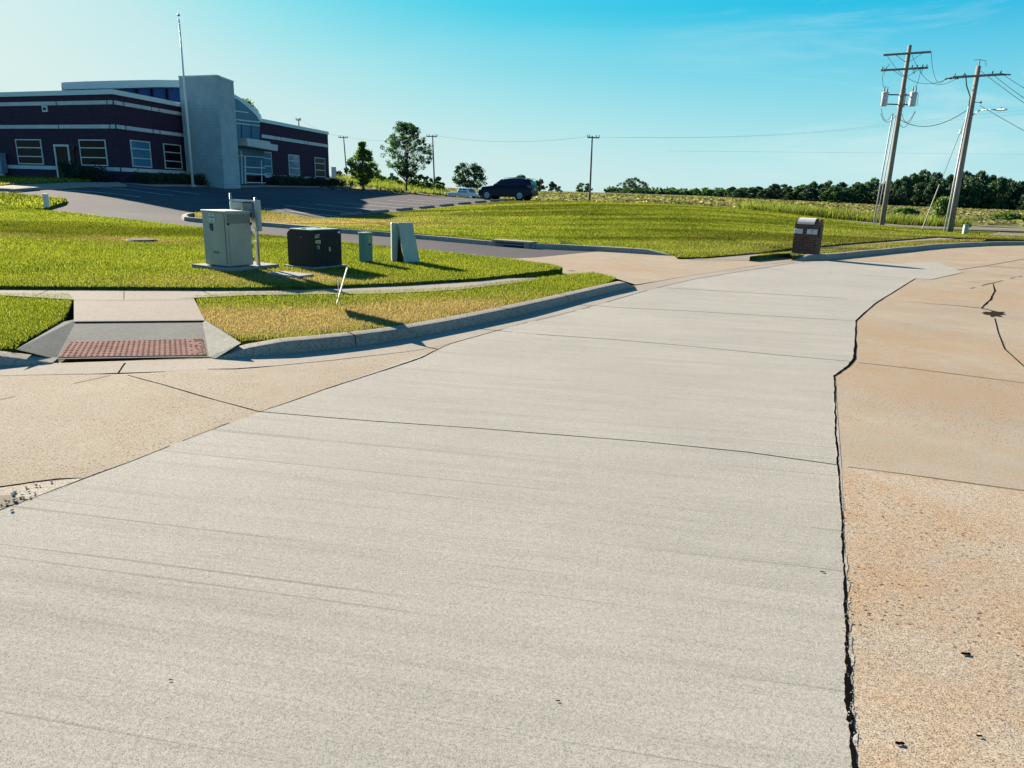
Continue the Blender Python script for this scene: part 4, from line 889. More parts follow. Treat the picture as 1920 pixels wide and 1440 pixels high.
# clipped shrubs along the building
SH = []
for k in range(3):
    r = empty('clipped_shrub', (0, 0, 0), 'dark clipped shrub in the row against the brick wall left of the tower', 'shrub', group='clipped shrubs left of the tower')
    mb = MB(); mb.tube([(0, 0, -.2), (0, 0, .25), (.02, .02, .5)], [.04, .03, .02], 6); mb.build('stem', M['bark'], r)
    rg = random.Random(k); cs = [(rg.uniform(-.42, .42), rg.uniform(-.38, .38), rg.uniform(.12, .72)) for _ in range(26)]
    V, Fq, at = leaves(cs, [.24]*26, 60, .055, .9, k); rawmesh('foliage', V, Fq, M['leafC'], r, attrs={'rnd': at}); SH.append(r)
spots = [(C1+dL*t+nL*1.0, 1.0, 0) for t in (FL.t(160, 325), FL.t(175, 325))]+[(C1+dL*FL.t(192, 325)+nL*1.0, 1.0, 0), (C1+dL*FL.t(212, 325)+nL*1.0, 1.0, 0)]+[(C1+dR*t+nR*1.0, .8, 0) for t in np.arange(.6, FR.t(352, 330)-.2, 1.05)]+[(tl+ef*.0+FT.n*.9+ef*.3-ef*i, .85, 0) for i in ()]+[(np.array([xat(372, 335, 49.6), 49.6]), .95, 0)]
spots += [(C1+dR*t+nR*1.1, .95, 1) for t in np.arange(tE+.6, lenR+.4, 1.15)]
for k, (p, sc, side) in enumerate(spots):
    o = SH[k] if k < 3 else copy_tree(SH[k % 3]); o.location = (p[0], p[1], float(T(p[0], p[1]))); o.scale = (sc*1.15, sc*1.15, sc*rw.uniform(.95, 1.15)); o.rotation_euler = (0, 0, rw.random()*6)
    if k == 0: o['label'] = 'largest clipped shrub at the left end of the row beside the side door'; o.scale = (1.05, 1.05, 1.35)
    if side: o['label'] = 'dark clipped shrub in the row against the right wing of the building'; o['group'] = 'clipped shrubs right of the entrance'
p = C1+dR*(lenR+2.2)+nR*1.3; o = copy_tree(SH[1]); o.location = (p[0], p[1], float(T(*p))); o.scale = (.45, .45, .75); o['label'] = 'lone small dark shrub just beyond the right corner of the building'

# ---------------------------------------------------------------- flagpole
x, y, z = W(361, 46.2); y0 = y; zt = Zs(336, 35, (x, y)); xt = xat(336, 35, y)
fp = empty('flagpole', (x, y, z), 'tall bare white flagpole standing in front of the block tower', 'flagpole')
mb = MB(); mb.tube([(0, 0, 0), (0, 0, (zt-z)*.5), (0, 0, zt-z)], [.09, .07, .035], 10); mb.build('pole', mat('flagpole_white', (.62, .64, .64), .4), fp, True)
mb = MB(); mb.lathe([(.0, -.09), (.07, -.05), (.09, 0), (.07, .06), (.0, .09)], 10, (0, 0, zt-z+.2)); mb.build('finial', M['steel'], fp, True)
mb = MB(); mb.tube([(0.06, 0, 1.2), (.05, 0, zt-z-.1)], .006, 4); mb.build('halyard', M['white'], fp)
mb = MB(); mb.lathe([(.22, 0), (.2, .06), (.11, .12), (.1, .14)], 12); mb.build('base_collar', M['steel'], fp)

# ---------------------------------------------------------------- lot: stripes, wheel stops
stop = empty('wheel_stop', (0, 0, 0), 'x', 'wheel stop', group='wheel stops along the right side of the parking lot')
def stopmesh():
    mb = MB(); Ls = .9; pr = [(-.09, 0), (-.08, .05), (-.05, .12), (.05, .12), (.08, .05), (.09, 0)]
    V = [(s_*(Ls-(.04 if q[1] > .1 else 0)), q[0], q[1]) for s_ in (-1, 1) for q in pr]
    return mb.add(V, [(i, i+6, (i+1) % 6+6, (i+1) % 6) for i in range(6)]+[tuple(range(6)), tuple(range(11, 5, -1))])
so = stopmesh().build('block', M['stop'], stop)
sb = MB(); sb.lathe([(.018, .118), (.018, .128), (0, .129)], 8, (-.6, 0, 0)); sb.lathe([(.018, .118), (.018, .128), (0, .129)], 8, (.6, 0, 0)); sb.each('anchor_pin', M['steel'], stop)
names = ['nearest wheel stop of the right-hand row, by the grass island', 'second wheel stop of the right-hand row counted from the grass island', 'third wheel stop of the right-hand row counted from the grass island', 'fourth wheel stop of the right-hand row counted from the grass island', 'fifth wheel stop of the right-hand row, below the white pickup', 'sixth wheel stop of the right-hand row, left of the dark car', 'seventh wheel stop of the right-hand row, at the front wheel of the dark car', 'eighth wheel stop of the right-hand row, under the dark car', 'ninth wheel stop of the right-hand row, by the rear wheel of the dark car']
sa = atan2(sdir.y, sdir.x)
def T3(p, o=0): return (p[0], p[1], float(T(*p))+o)
def slopeM(p, d, L_=.9):
    a = float(T(p[0]-d[0]*L_, p[1]-d[1]*L_)); b = float(T(p[0]+d[0]*L_, p[1]+d[1]*L_)); return atan2(b-a, 2*L_)
for k in range(9):
    o = stop if k == 0 else copy_tree(stop); p = SL(k, 0); o.location = T3(p, .003); o.rotation_euler = (0, -slopeM(p, sdir), sa+random.uniform(-.02, .02)); o['label'] = names[k]
ul = ['leftmost wheel stop beside the front lawn of the building', 'middle wheel stop of the three near the side door', 'wheel stop nearest the shrubs of the three near the side door']
PA = [W(42, 34.6), W(129, 37.6), W(204, 40.6)]; pd_ = Vector(PA[2][:2])-Vector(PA[0][:2]); pd_.normalize()
for k, p in enumerate(PA):
    o = copy_tree(stop); o.location = (p[0], p[1], p[2]+.02); o.rotation_euler = (0, -slopeM(p, pd_), atan2(pd_.y, pd_.x)); o['label'] = ul[k]; o['group'] = 'wheel stops near the side door'
LOTO = bpy.data.objects['parking_lot']
def stripe(a, b, wd=.1, off=.006):
    a = Vector(a); b = Vector(b); d = (b-a).normalized(); n = Vector((-d.y, d.x))*wd/2; V = []; k = 12
    for i in range(k+1): p = a.lerp(b, i/k); V += [(p.x+n.x, p.y+n.y, float(T(p.x+n.x, p.y+n.y))+off), (p.x-n.x, p.y-n.y, float(T(p.x-n.x, p.y-n.y))+off)]
    rawmesh('parking_line', V, [(2*i, 2*i+1, 2*i+3, 2*i+2) for i in range(k)], M['line'], LOTO)
for k in range(9): stripe(SL(k-.5, .3), SL(k-.5, -5.2))
for k in range(4):
    a = Vector(PA[0][:2])+pd_*(2.72*(k+.5)); nn = Vector((pd_.y, -pd_.x)); nn = nn if nn.y < 0 else -nn
    if k < 3: stripe(a+nn*.2, a+nn*5.2)
for i in range(4): pass

# ---------------------------------------------------------------- utility boxes on the near lawn
def frame2(corner, aL, aR): return np.array(corner), np.array([cos(radians(aL)), sin(radians(aL))]), np.array([cos(radians(aR)), sin(radians(aR))])
GA = lambda u, v, o=LO: g(u, v, o)
# local frame: origin at the near vertical edge, +x along the right face, +y along the left face (rz = right face direction)
rz = radians(60)
c = (-5.21, 12.98, .235); cb = empty('telecom_cabinet', c, 'tall weathered grey-green metal cabinet with louvred top, on a concrete pad', 'utility cabinet', rz=rz)
Wd, Dp, Ht = .54, .67, .985
mb = MB().box((Wd/2, Dp/2, Ht/2), (Wd, Dp, Ht-.02), bev=.012); mb.build('body', M['cab'], cb)
mb = MB().box((Wd/2, Dp/2, Ht), (Wd+.03, Dp+.03, .035), bev=.008); mb.build('lid', painted('lid_paint', (.46, .46, .41)), cb)
mb = MB().box((Wd/2+.01, -.008, .36), (Wd-.05, .016, .66), bev=.004); dd = mb.build('door', M['cab'], cb)
mb = MB(); mb.box((.02, -.02, .77), (.03, .03, .035)).box((Wd-.02, -.02, .77), (.03, .03, .035)); mb.each('latch', M['black'], dd)
mb = MB(); mb.box((-.004, .05, .5), (.008, .012, .9)); mb.build('seam', M['cabdark'], cb)
mb = MB(); [mb.box((Wd-.005, -.018, zz_), (.02, .02, .07)) for zz_ in (.12, .36, .60)]; mb.each('hinge', M['steel'], dd)
mb = MB().box((Wd*.5, -.019, .52), (.10, .004, .07)); mb.build('warning_label', M['pedgrey'], dd)
mb = MB().box((Wd/2, -.004, Ht-.125), (Wd-.04, .012, .165)); gr = mb.build('vent_grille', M['cabdark'], cb)
mb = MB(); [mb.box((.035+i*(Wd-.07)/24, -.013, Ht-.125), (.006, .012, .16)) for i in range(25)]; mb.each('grille_slat', M['cab'], gr)
def txt(body, size, loc, rot, m, parent, name='lettering', ext=.001, sx=1):
    cu = bpy.data.curves.new(name, 'FONT'); cu.body = body; cu.size = size; cu.extrude = ext; cu.align_x = 'CENTER'; cu.align_y = 'CENTER'
    o = bpy.data.objects.new(name, cu); C.objects.link(o); dg = bpy.context.evaluated_depsgraph_get(); me = bpy.data.meshes.new_from_object(o.evaluated_get(dg)); bpy.data.objects.remove(o)
    o = bpy.data.objects.new(name, me); C.objects.link(o); me.materials.clear(); me.materials.append(m); o.parent = parent; o.location = loc; o.rotation_euler = rot; o.scale = (sx, 1, 1); return o
# left face: normal is -x locally; text reads from +y to -y
mb = MB().box((-.004, Dp*.58, Ht-.115), (.006, .155, .15)); stk = mb.build('sticker', M['white'], cb)
txt('Socket', .05, (-.009, Dp*.58, Ht-.105), (pi/2, 0, -pi/2), M['navy'], stk)
mb = MB(); mb.add([(-.0085, Dp*.58+.03, Ht-.065), (-.0085, Dp*.58-.03, Ht-.065), (-.0085, Dp*.58, Ht-.045)], [(0, 1, 2)]); mb.box((-.008, Dp*.58, Ht-.165), (.003, .07, .012)); mb.build('logo', M['navy'], stk)
mb = MB(); mb.box((-.006, Dp*.62, Ht-.27), (.012, .09, .10), bev=.003); mb.box((-.006, Dp*.60, Ht-.335), (.012, .055, .035)); mb.build('lock_plate', M['navy'], cb)
mb = MB().box((-.004, Dp*.50, .25), (.008, .15, .04)); mb.build('name_plate', M['cabdark'], cb)
pad = MB(); pc = [(-.10, -.12), (Wd+.5, -.12), (Wd+.5, Dp+.10), (-.10, Dp+.28)]; pad.prism(pc, -.16, -.002)
pd = pad.build('concrete_pad', M['padc']); pd.location = c; pd.rotation_euler = (0, 0, rz); tag(pd, 'flat concrete pad under the tall grey-green cabinet', 'concrete pad')
# service frame behind the cabinet
fr = empty('service_frame', (-5.21+.5*.62+.0, 12.98+.866*.62, .22), 'galvanised post frame with meter boxes behind the tall cabinet', 'meter frame', rz=radians(150))
# frame plane along the left-face direction
mb = MB(); mb.tube([(-.06, 0, -.02), (-.06, 0, 1.26)], .022, 10); mb.build('post', M['steel'], fr, True)
mb = MB(); mb.tube([(.62, 0, -.02), (.62, 0, 1.32)], .02, 10); mb.build('post', M['steel'], fr, True)
mb = MB(); mb.box((.28, 0, 1.185), (.72, .04, .04)); mb.build('rail', M['steel'], fr)
mb = MB(); mb.box((.12, -.02, 1.03), (.25, .12, .28), bev=.01); mx_ = mb.build('meter_box', M['cabdark'], fr); mb = MB(); [mb.box((.02+i*.045, 0, 1.165), (.02, .12, .02)) for i in range(5)]; mb.each('knockout', M['black'], mx_)
mb = MB(); mb.box((.43, .03, 1.03), (.28, .05, .26), bev=.005); mb.build('backboard', M['pedgrey'], fr)
mb = MB(); mb.box((.06, -.07, .80), (.14, .10, .20), bev=.01).tube([(.06, -.07, .7), (.05, -.06, -.02)], .025, 8); mb.build('conduit', M['steel'], fr)
mb = MB(); mb.box((-.125, .0, .93), (.07, .08, .56), bev=.008); mb.build('disconnect_box', M['pedgrey'], fr)
mb = MB(); mb.box((.0, -.02, .45), (.16, .02, .025)); mb.build('strut', M['white'], fr)
# green pad transformer
c2 = (-3.87, 13.69, .19); Wd, Dp, Ht = .76, .69, .70
tr_ = empty('pad_transformer', c2, 'low dark green transformer box with a sloped lid and yellow stencilled numbers', 'transformer box', rz=rz)
mb = MB(); ch = .07
V = []
for yy in (0,): pass
prof = [(0, -.02), (Dp, -.02), (Dp, Ht-ch), (Dp-ch*1.2, Ht), (0, Ht)]
V = [(x_, y_, z_) for x_ in (0, Wd) for y_, z_ in prof]; k = len(prof)
mb.add(V, [tuple(range(k))[::-1], tuple(range(k, 2*k))]+[(i, (i+1) % k, (i+1) % k+k, i+k) for i in range(k)]); mb.build('tank', M['green'], tr_)
mb = MB(); mb.box((Wd/2, Dp/2-.03, Ht+.012), (Wd+.02, Dp-.10, .022), bev=.006); ld = mb.build('lid', M['greenlid'], tr_)
mb = MB(); mb.box((.08, Dp*.45, Ht+.028), (.05, .07, .012)).box((Wd*.75, Dp*.6, Ht+.028), (.05, .07, .012)); mb.each('lifting_lug', M['black'], ld)
mb = MB().box((Wd-.06, -.004, Ht-.045), (.055, .008, .04)); mb.build('sticker', M['white'], tr_)
for i, s_ in enumerate(('LAT', '4938', 'T1')): txt(s_, .10, (.115+.01*i, -.004, Ht-.105-.108*i), (pi/2, 0, 0), M['lettering'], tr_, sx=.72)
mb = MB().box((Wd*.5, -.002, .32), (.012, .006, .60)); mb.build('door_seam', M['black'], tr_)
mb = MB().box((Wd*.5+.04, -.012, .34), (.05, .025, .09), bev=.006); mb.build('padlock_hasp', M['greenlid'], tr_)
mb = MB().box((-.006, Dp*.45, Ht-.13), (.012, .018, .018)); mb.build('bolt', M['steel'], tr_)
mb = MB().box((Wd/2, Dp/2, -.01), (Wd+.16, Dp+.12, .05)); p2 = mb.build('concrete_pad', M['padc']); p2.location = c2; p2.rotation_euler = (0, 0, rz); tag(p2, 'thin concrete pad showing at the right foot of the dark green transformer', 'concrete pad')
# green pedestal
gp = empty('green_pedestal', (-3.2, 15.2, .185), 'short narrow green utility pedestal between the dark transformer and the grey pedestal', 'utility pedestal', rz=rz)
mb = MB().box((.125, .09, .29), (.25, .18, .60), bev=.012); bd = mb.build('body', M['pedgreen'], gp)
mb = MB().box((.125, .09, .60), (.27, .20, .03), bev=.01); mb.build('cap', M['pedgrey'], gp)
mb = MB().box((.15, -.006, .36), (.05, .012, .035)); mb.build('lock', M['black'], gp)
mb = MB().box((.15, -.003, .47), (.10, .004, .16)); mb.build('warning_label', mat('faded_label', (.25, .33, .18), .7), gp)
# grey tapered pedestal with tilted cover
pg_ = empty('grey_pedestal', (-2.60, 15.68, .185), 'grey-green pedestal with its tilted front cover hanging open, rightmost of the boxes', 'utility pedestal', rz=radians(20))
mb = MB().box((-.01, .08, .40), (.20, .14, .82), bev=.006); mb.build('body', M['pedgrey'], pg_)
mb = MB(); V = [(.02, -.06, .82), (.34, -.04, .82), (.46, -.22, -.02), (.10, -.26, -.02), (.02, .02, .82), (.34, .03, .82), (.46, .0, -.02), (.16, -.02, -.02)]
mb.add(V, [(0, 1, 2, 3), (7, 6, 5, 4), (4, 5, 1, 0), (1, 5, 6, 2), (3, 2, 6, 7), (0, 3, 7, 4)][:5]+[(0, 3, 7, 4)]); cv = mb.build('cover', M['pedgrey'], pg_)
mb = MB().box((.23, -.075, .62), (.025, .02, .025)); mb.build('keyhole', M['black'], cv)
mb = MB(); mb.add([(.022, -.05, .55), (.105, -.26, .0), (-.0, .0, .0)], [(0, 1, 2), (2, 1, 0)]); mb.build('gap', M['black'], pg_)  # black sheet painted in for the shade behind the tilted cover
# flat cover in the shade
x, y, z = GA(545, 517); 
mb = MB().box((0, 0, 0), (.75, .42, .05), bev=.01); cvr = mb.build('valve_cover', M['padc']); cvr.location = (x, y, z-.0+.015); cvr.rotation_euler = (0, 0, -.5); tag(cvr, 'flat concrete cover in the cabinet shadow by the sidewalk', 'utility cover')
x, y, z = GA(266, 452); mh = empty('manhole', (x, y, z), 'raised round manhole cover in a bare patch of the near lawn', 'manhole')
mb = MB().lathe([(.38, -.1), (.38, .03), (.35, .045)], 24); mb.build('ring', mat('iron_rust', (.10, .07, .05), .9), mh); mb = MB().lathe([(.34, .02), (.34, .05), (.0, .055)], 24); mb.build('lid', mat('iron_lid', (.10, .075, .055), 1.0, spec=.05), mh)
DRYP = (x, y)
# leaning yard sign, nearly edge-on
a = Vector((-2.32, 9.2, .18)); ht = .46
ys = empty('yard_sign', a, 'thin white lawn sign leaning to the right, seen almost edge-on, on the dry verge', 'lawn sign', rz=radians(104))
top = Vector((0, -.145, ht)); lw = .50
mb = MB(); n_ = .006; P0 = [Vector((-.03, 0, .06)), Vector((lw, 0, .02)), Vector((lw, 0, .02))+top, Vector((-.03, 0, .06))+top]
mb.add([p+Vector((0, q, 0)) for q in (-n_, n_) for p in P0], [(0, 1, 2, 3), (7, 6, 5, 4), (0, 4, 5, 1), (1, 5, 6, 2), (2, 6, 7, 3), (3, 7, 4, 0)]); mb.build('panel', mat('sign_plastic', (.36, .36, .34), .6), ys)
mb = MB(); mb.tube([(.12, .0, -.05), (.12, -.03, .34)], .004, 5); mb.tube([(.36, .0, -.05), (.36, -.03, .34)], .004, 5); mb.each('wire_stake', M['steel'], ys)
# white post on the left
x, y, z = W(80, 27.5, LO)
wp_ = empty('marker_post', (x, y, z), 'short white marker post at the edge of the near lawn on the left', 'marker post'); hh = Zs(78, 364, (x, y))-z
mb = MB().box((0, 0, hh/2), (.17, .12, hh), bev=.015); mb.build('post', M['white'], wp_); mb = MB().box((0, 0, hh), (.19, .14, .03), bev=.01); mb.build('cap', M['white'], wp_)
x, y, z = W(1819, 39.8, .12); mp_ = empty('marker_pedestal', (x, y, z), 'small green-grey pedestal on the verge right of the street-lamp pole', 'utility pedestal')
mb = MB().box((0, 0, .26), (.24, .2, .56), bev=.02); mb.build('body', M['pedgrey'], mp_); mb = MB().box((0, 0, .55), (.27, .23, .04), bev=.01); mb.build('cap', M['pedgreen'], mp_)
# storm drain in the drive kerb
A_ = np.array(g(932, 461)[:2]); B_ = np.array(g(985, 465)[:2]); d_ = B_-A_; ll = np.hypot(*d_); d_ /= ll; n_2 = np.array([-d_[1], d_[0]]); sdn = empty('storm_drain', (*((A_+B_)/2), 0), 'concrete kerb inlet with a dark slot at the side of the driveway', 'storm drain', rz=atan2(d_[1], d_[0]))
zz = float(T(*((A_+B_)/2)))
MB().box((0, .20, zz+.165), (ll+.4, .50, .07), bev=.012).build('top_slab', M['kerb'], sdn); MB().box((0, .0, zz+.07), (ll, .10, .13)).build('throat_shade', M['black'], sdn)  # solid black block under the slab stands for the shade inside the inlet
mb = MB(); mb.box((-ll/2-.08, -.02, zz+.07), (.16, .16, .14)).box((ll/2+.08, -.02, zz+.07), (.16, .16, .14)); mb.each('cheek', M['kerb'], sdn); MB().tube([(-ll/2, -.07, zz+.075), (ll/2, -.07, zz+.075)], .012, 6).build('guard_bar', M['steel'], sdn)

# ---------------------------------------------------------------- brick mailbox
nc = g(1527, 480.5, .10); rzm = radians(141-180); mbx = empty('brick_mailbox', (nc[0], nc[1], .08), 'brown brick mailbox pillar with an arched top and pale stone panels beside the kerb', 'mailbox', rz=radians(141))
# local: +x along the wide face going left, -y... +y is away to the left-back of it, so depth runs -y
Wm, Dm, Hs = .70, .50, .86
def arch(y0=0): pass
N_ = 12; prof = [(0, 0), (-Dm, 0), (-Dm, Hs)]+[(-Dm/2-Dm/2*cos(pi*i/N_), Hs+Dm/2*1.05*sin(pi*i/N_)) for i in range(1, N_)]+[(0, Hs)]
V = [(x_, y_, z_) for x_ in (0, Wm) for y_, z_ in prof]; k = len(prof); mb = MB(); mb.add(V, [tuple(range(k)), tuple(range(k, 2*k))[::-1]]+[(i, i+k, (i+1) % k+k, (i+1) % k) for i in range(k)]); mb.build('pillar', M['mbrick'], mbx)
mb = MB(); R_ = Dm/2; V = []
for x_ in (.14, Wm-.06):
    for rr in (0, .022):
        for i in range(1, 9): an_ = pi*(i/9)*.66+pi*.30; V.append((x_, -Dm/2-(R_+rr)*cos(an_), Hs+(R_*1.05+rr)*sin(an_)))
Fs = [(8+i, 9+i, 25+i, 24+i) for i in range(7)]+[(0+i, 16+i, 17+i, 1+i) for i in range(7)]+[(0, 8, 24, 16), (7, 23, 31, 15)]+[(i, i+1, 9+i, 8+i) for i in range(7)]+[(16+i, 24+i, 25+i, 17+i) for i in range(7)]
mb.add(V, Fs); mb.build('stone_cap', mat('cap_stone', (.55, .47, .42), .8), mbx)
mb = MB().box((.165, .012, Hs-.12), (.30, .03, .15), bev=.006); sp1 = mb.build('stone_panel', M['stone'], mbx); mb = MB().box((.17, .03, Hs-.12), (.008, .006, .13)); mb.build('slot', M['black'], sp1)
mb = MB().box((Wm-.135, .012, Hs-.12), (.25, .03, .15), bev=.006); mb.build('stone_panel', M['stone'], mbx)
mb = MB().box((Wm/2, .008, Hs+.0), (Wm-.04, .03, .05)); mb.build('ledge', M['mbrick'], mbx)
mb = MB().box((-.015, -Dm/2, Hs-.12), (.04, Dm*.6, .34), bev=.01); md = mb.build('mailbox_door', M['black'], mbx); MB().box((-.04, -Dm/2, Hs), (.02, .06, .02)).build('handle', M['steel'], md)
mb = MB(); rn = random.Random(3)
for i in range(11):
    for j in range(5): 
        if rn.random() < .7: mb.box((.07+j*.14+(.07 if i % 2 else 0), .004, .05+i*.062), (.12, .012, .045)) if .07+j*.14+(.07 if i % 2 else 0) < Wm-.06 else None
mb.build('proud_brick', M['mbrick'], mbx)

# ---------------------------------------------------------------- utility poles
def zy(u, v, y): r = ray(u, v); return H+r[2]/r[1]*y, r[0]/r[1]*y
PX = Vector(W(1652, 47.6)); B1_ = Vector((xat(1652, 431, PX.y), PX.y, float(T(PX.x, PX.y))+.1)); zt1, xt1 = zy(1706, 85, PX.y)
def pole_pt(B, tp, z): t = (z-B.z)/(tp.z-B.z); return B.lerp(tp, t)
T1_ = Vector((xt1, PX.y, zt1)); B2y = 43.6; B2_ = Vector((xat(1780, 441, B2y), B2y, float(T(xat(1780, 441, B2y), B2y))+.1)); zt2, xt2 = zy(1835, 124, B2y); T2_ = Vector((xt2, B2y, zt2))
print('pole1', B1_, T1_, 'pole2', B2_, T2_)
armd = Vector((cos(radians(-33)), sin(radians(-33)), 0))
def upole(name, B, Tp, label, rr=(.17, .12), n=12):
    r = empty(name, B, label, 'utility pole'); mb = MB(); D = Tp-B
    mb.tube([Vector((0, 0, -.3)), D*.33, D*.66, D], [rr[0], rr[0]*.92, (rr[0]+rr[1])/2, rr[1]], n); mb.build('pole_shaft', M['wood'] if rr[0] > .14 else M['poledark'], r, True); return r
up1 = upole('utility_pole', B1_, T1_, 'weathered wooden utility pole carrying three grey transformer cans, left of the street-lamp pole')
def L1(z): return pole_pt(B1_, T1_, z)-B1_
def arm(root, Lp, ctr, l0, l1, d=armd, s_=(.10, .12), m='wood'):
    mb = MB(); a = ctr-d*l0; b = ctr+d*l1; c_ = (a+b)/2; R = Matrix.Rotation(atan2(d.y, d.x), 3, 'Z'); mb.box(tuple(c_), (l0+l1, s_[0], s_[1]), M=R, bev=.01); return mb.build('crossarm', M[m], root), a, b
def ins(root, p, h_=.16, r_=.045, parent=None):
    mb = MB().lathe([(.015, 0), (r_*.6, h_*.2), (r_, h_*.35), (r_*.6, h_*.5), (r_, h_*.65), (r_*.5, h_*.8), (r_*.3, h_)], 8, tuple(p)); return mb.build('insulator', M['ins'], parent or root, True)
za, _ = zy(1701, 101, B1_.y); zb_, _ = zy(1695, 130, B1_.y)
pa = L1(za)+Vector((-.05, -.17, 0)); pb = L1(zb_)+Vector((-.05, -.17, 0))
arm1, a0, a1 = arm(up1, None, pa, 1.48, 1.22); arm2, b0, b1 = arm(up1, None, pb, 1.50, 1.20)
for q in (b0+armd*.08, b0+armd*.3, b1-armd*.1, b1-armd*.32, b1-armd*.62, b1-armd*.9): ins(up1, q+Vector((0, 0, .06)), parent=arm2)
for q in (b0+armd*.12, pb+armd*.35, b1-armd*.45):   # fused cut-outs
    mb = MB(); p = q+Vector((0, -.12, -.05)); mb.tube([p+Vector((0, 0, .1)), p+Vector((.09, -.02, .06)), p+Vector((.07, -.02, -.28)), p+Vector((-.02, 0, -.22)), p+Vector((0, 0, .1))], .018, 6); mb.build('fuse_cutout', M['ins'], up1)
mb = MB()
for sg in (-1, 1):
    mb.tube([pa+armd*.75*sg+Vector((0, 0, -.05)), L1(za-.55)], .014, 5); mb.tube([pb+armd*.75*sg+Vector((0, 0, -.05)), L1(zb_-.5)], .014, 5)
mb.each('arm_brace', M['ins'], up1)
zc, _ = zy(1688, 186, B1_.y)
pc_ = L1(zc)
for k, (dx, dy) in enumerate([(-.98, .25), (.32, .55), (.66, -.15)]):
    p = pc_+Vector((dx, dy, 0)); mb = MB().lathe([(.0, -.42), (.19, -.42), (.21, -.38), (.21, .33), (.225, .34), (.225, .40), (.15, .45), (0, .46)], 16, tuple(p)); tk = mb.build('transformer_can', M['tank'], up1); shade_auto(tk, 40)
    for q in ((-.08, .02), (.09, -.02)): mb = MB().lathe([(.03, 0), (.05, .05), (.03, .1), (.05, .15), (.03, .2), (.045, .25), (.015, .34)], 8, tuple(p+Vector((q[0], q[1], .42)))); mb.build('bushing', M['ins'], tk, True)
    mb = MB(); mb.tube([p+Vector((-.2 if dx < 0 else .2, -.1, .35)), p+Vector((-.27 if dx < 0 else .27, -.1, .2)), p+Vector((-.27 if dx < 0 else .27, -.1, -.4))], .012, 5); mb.build('lead_wire', M['wire'], tk)
mb = MB()
for z_ in (.28, -.3): mb.tube([pc_+Vector((-.85, .2, z_)), pc_+Vector((.6, .1, z_))], .04, 6)
mb.each('mounting_bracket', M['ins'], up1)
zd, _ = zy(1678, 213, B1_.y)
def conduit(root, B, Lf_, dx0, dx1, ztop_, r_=.045):
    mb = MB(); e = Lf_(ztop_)+Vector((dx1, -.1, 0)); mb.tube([Vector((dx0, -.1, -.15)), e], r_, 8); mb.build('conduit', M['conduit'], root, True); return e
e1 = conduit(up1, B1_, L1, -.62, -.46, zd); e2 = conduit(up1, B1_, L1, -.45, -.24, zd-.1, .03); 
def sagline(a, b, sag, n=14): a = Vector(a); b = Vector(b); return [a.lerp(b, i/n)-Vector((0, 0, sag*4*(i/n)*(1-i/n))) for i in range(n+1)]
mb = MB()
for p0, p1, sg in [(pc_+Vector((-1.25, -.1, -.6)), e1+Vector((0, 0, .05)), .6), (pc_+Vector((-1.25, -.1, -.9)), e2, .5), (pc_+Vector((.93, -.2, -.75)), e2+Vector((.1, 0, -.1)), .8), (pc_+Vector((.9, -.2, -.7)), L1(zd)+Vector((.1, -.15, .0)), .6), (pc_+Vector((.3, .4, -.6)), L1(zd)+Vector((.1, -.1, -.1)), .3), (b0+armd*.1+Vector((0, -.12, -.35)), pc_+Vector((-1.0, .2, .8)), .35), (b1+armd*-.45+Vector((0, -.12, -.35)), pc_+Vector((.66, -.15, .8)), .3), (a0+Vector((.5, 0, -.5)), b0+Vector((.1, 0, .2)), .15)]:
    mb.tube(sagline(p0, p1, sg, 10), .014, 5)
mb.each('jumper_cable', M['wire'], up1)
up2 = upole('utility_pole', B2_, T2_, 'wooden utility pole with a street lamp bracket, rightmost pole')
def L2(z): return pole_pt(B2_, T2_, z)-B2_
armd2 = Vector((cos(radians(-38)), sin(radians(-38)), 0)); ze, _ = zy(1828, 143, B2y)
pe = L2(ze)+Vector((-.04, -.16, 0)); arm3, c0, c1 = arm(up2, None, pe, 1.25, 1.18, armd2)
for q in (c0+armd2*.1, c0+armd2*.55, c1-armd2*.12, c1-armd2*.5): ins(up2, q+Vector((0, 0, .06)), parent=arm3)
mb = MB()
for q, sg in ((c0, -1), (c0+armd2*.25, -1), (c0+armd2*.5, -1), (c1, 1), (c1-armd2*.2, 1)): mb.tube([q, q+armd2*.32*sg+Vector((0, -.1*sg, -.06))], .035, 6)
mb.each('strain_insulator', M['ins'], up2)
mb = MB(); tz = L2(T2_.z); mb.tube([tz+Vector((0, 0, -.1)), tz+Vector((0, 0, .32))], .035, 6); mb.tube([tz+Vector((-.35, 0, .30)), tz+Vector((0, 0, .34)), tz+Vector((.35, 0, .28)), tz+Vector((.42, 0, 0))], .014, 5); mb.build('top_pin', M['ins'], up2)
zl, _ = zy(1822, 219, B2y); zlh, xlh = zy(1868, 206, B2y-1.5)
pl0 = L2(zl); plh = Vector((xlh, B2y-1.5, zlh))-B2_
mb = MB(); mb.tube([pl0, pl0.lerp(plh, .35)+Vector((0, 0, .22)), pl0.lerp(plh, .75)+Vector((0, 0, .12)), plh], .032, 8); sl = mb.build('lamp_arm', M['steel'], up2, True)
mb = MB(); R = Matrix.Rotation(atan2(plh.y-pl0.y, plh.x-pl0.x), 3, 'Z'); mb.box(tuple(plh+Vector((.22, -.12, .0))), (.58, .24, .09), M=R, bev=.035); lh = mb.build('lamp_head', M['white'], sl); mb = MB().lathe([(.03, 0), (.035, .07), (0, .1)], 8, tuple(plh+Vector((.2, -.1, .045)))); mb.build('photocell', M['black'], lh)
zg, _ = zy(1818, 200, B2y); e3 = conduit(up2, B2_, L2, -.40, -.22, zg, .05); conduit(up2, B2_, L2, -.22, -.17, zg-3, .03)
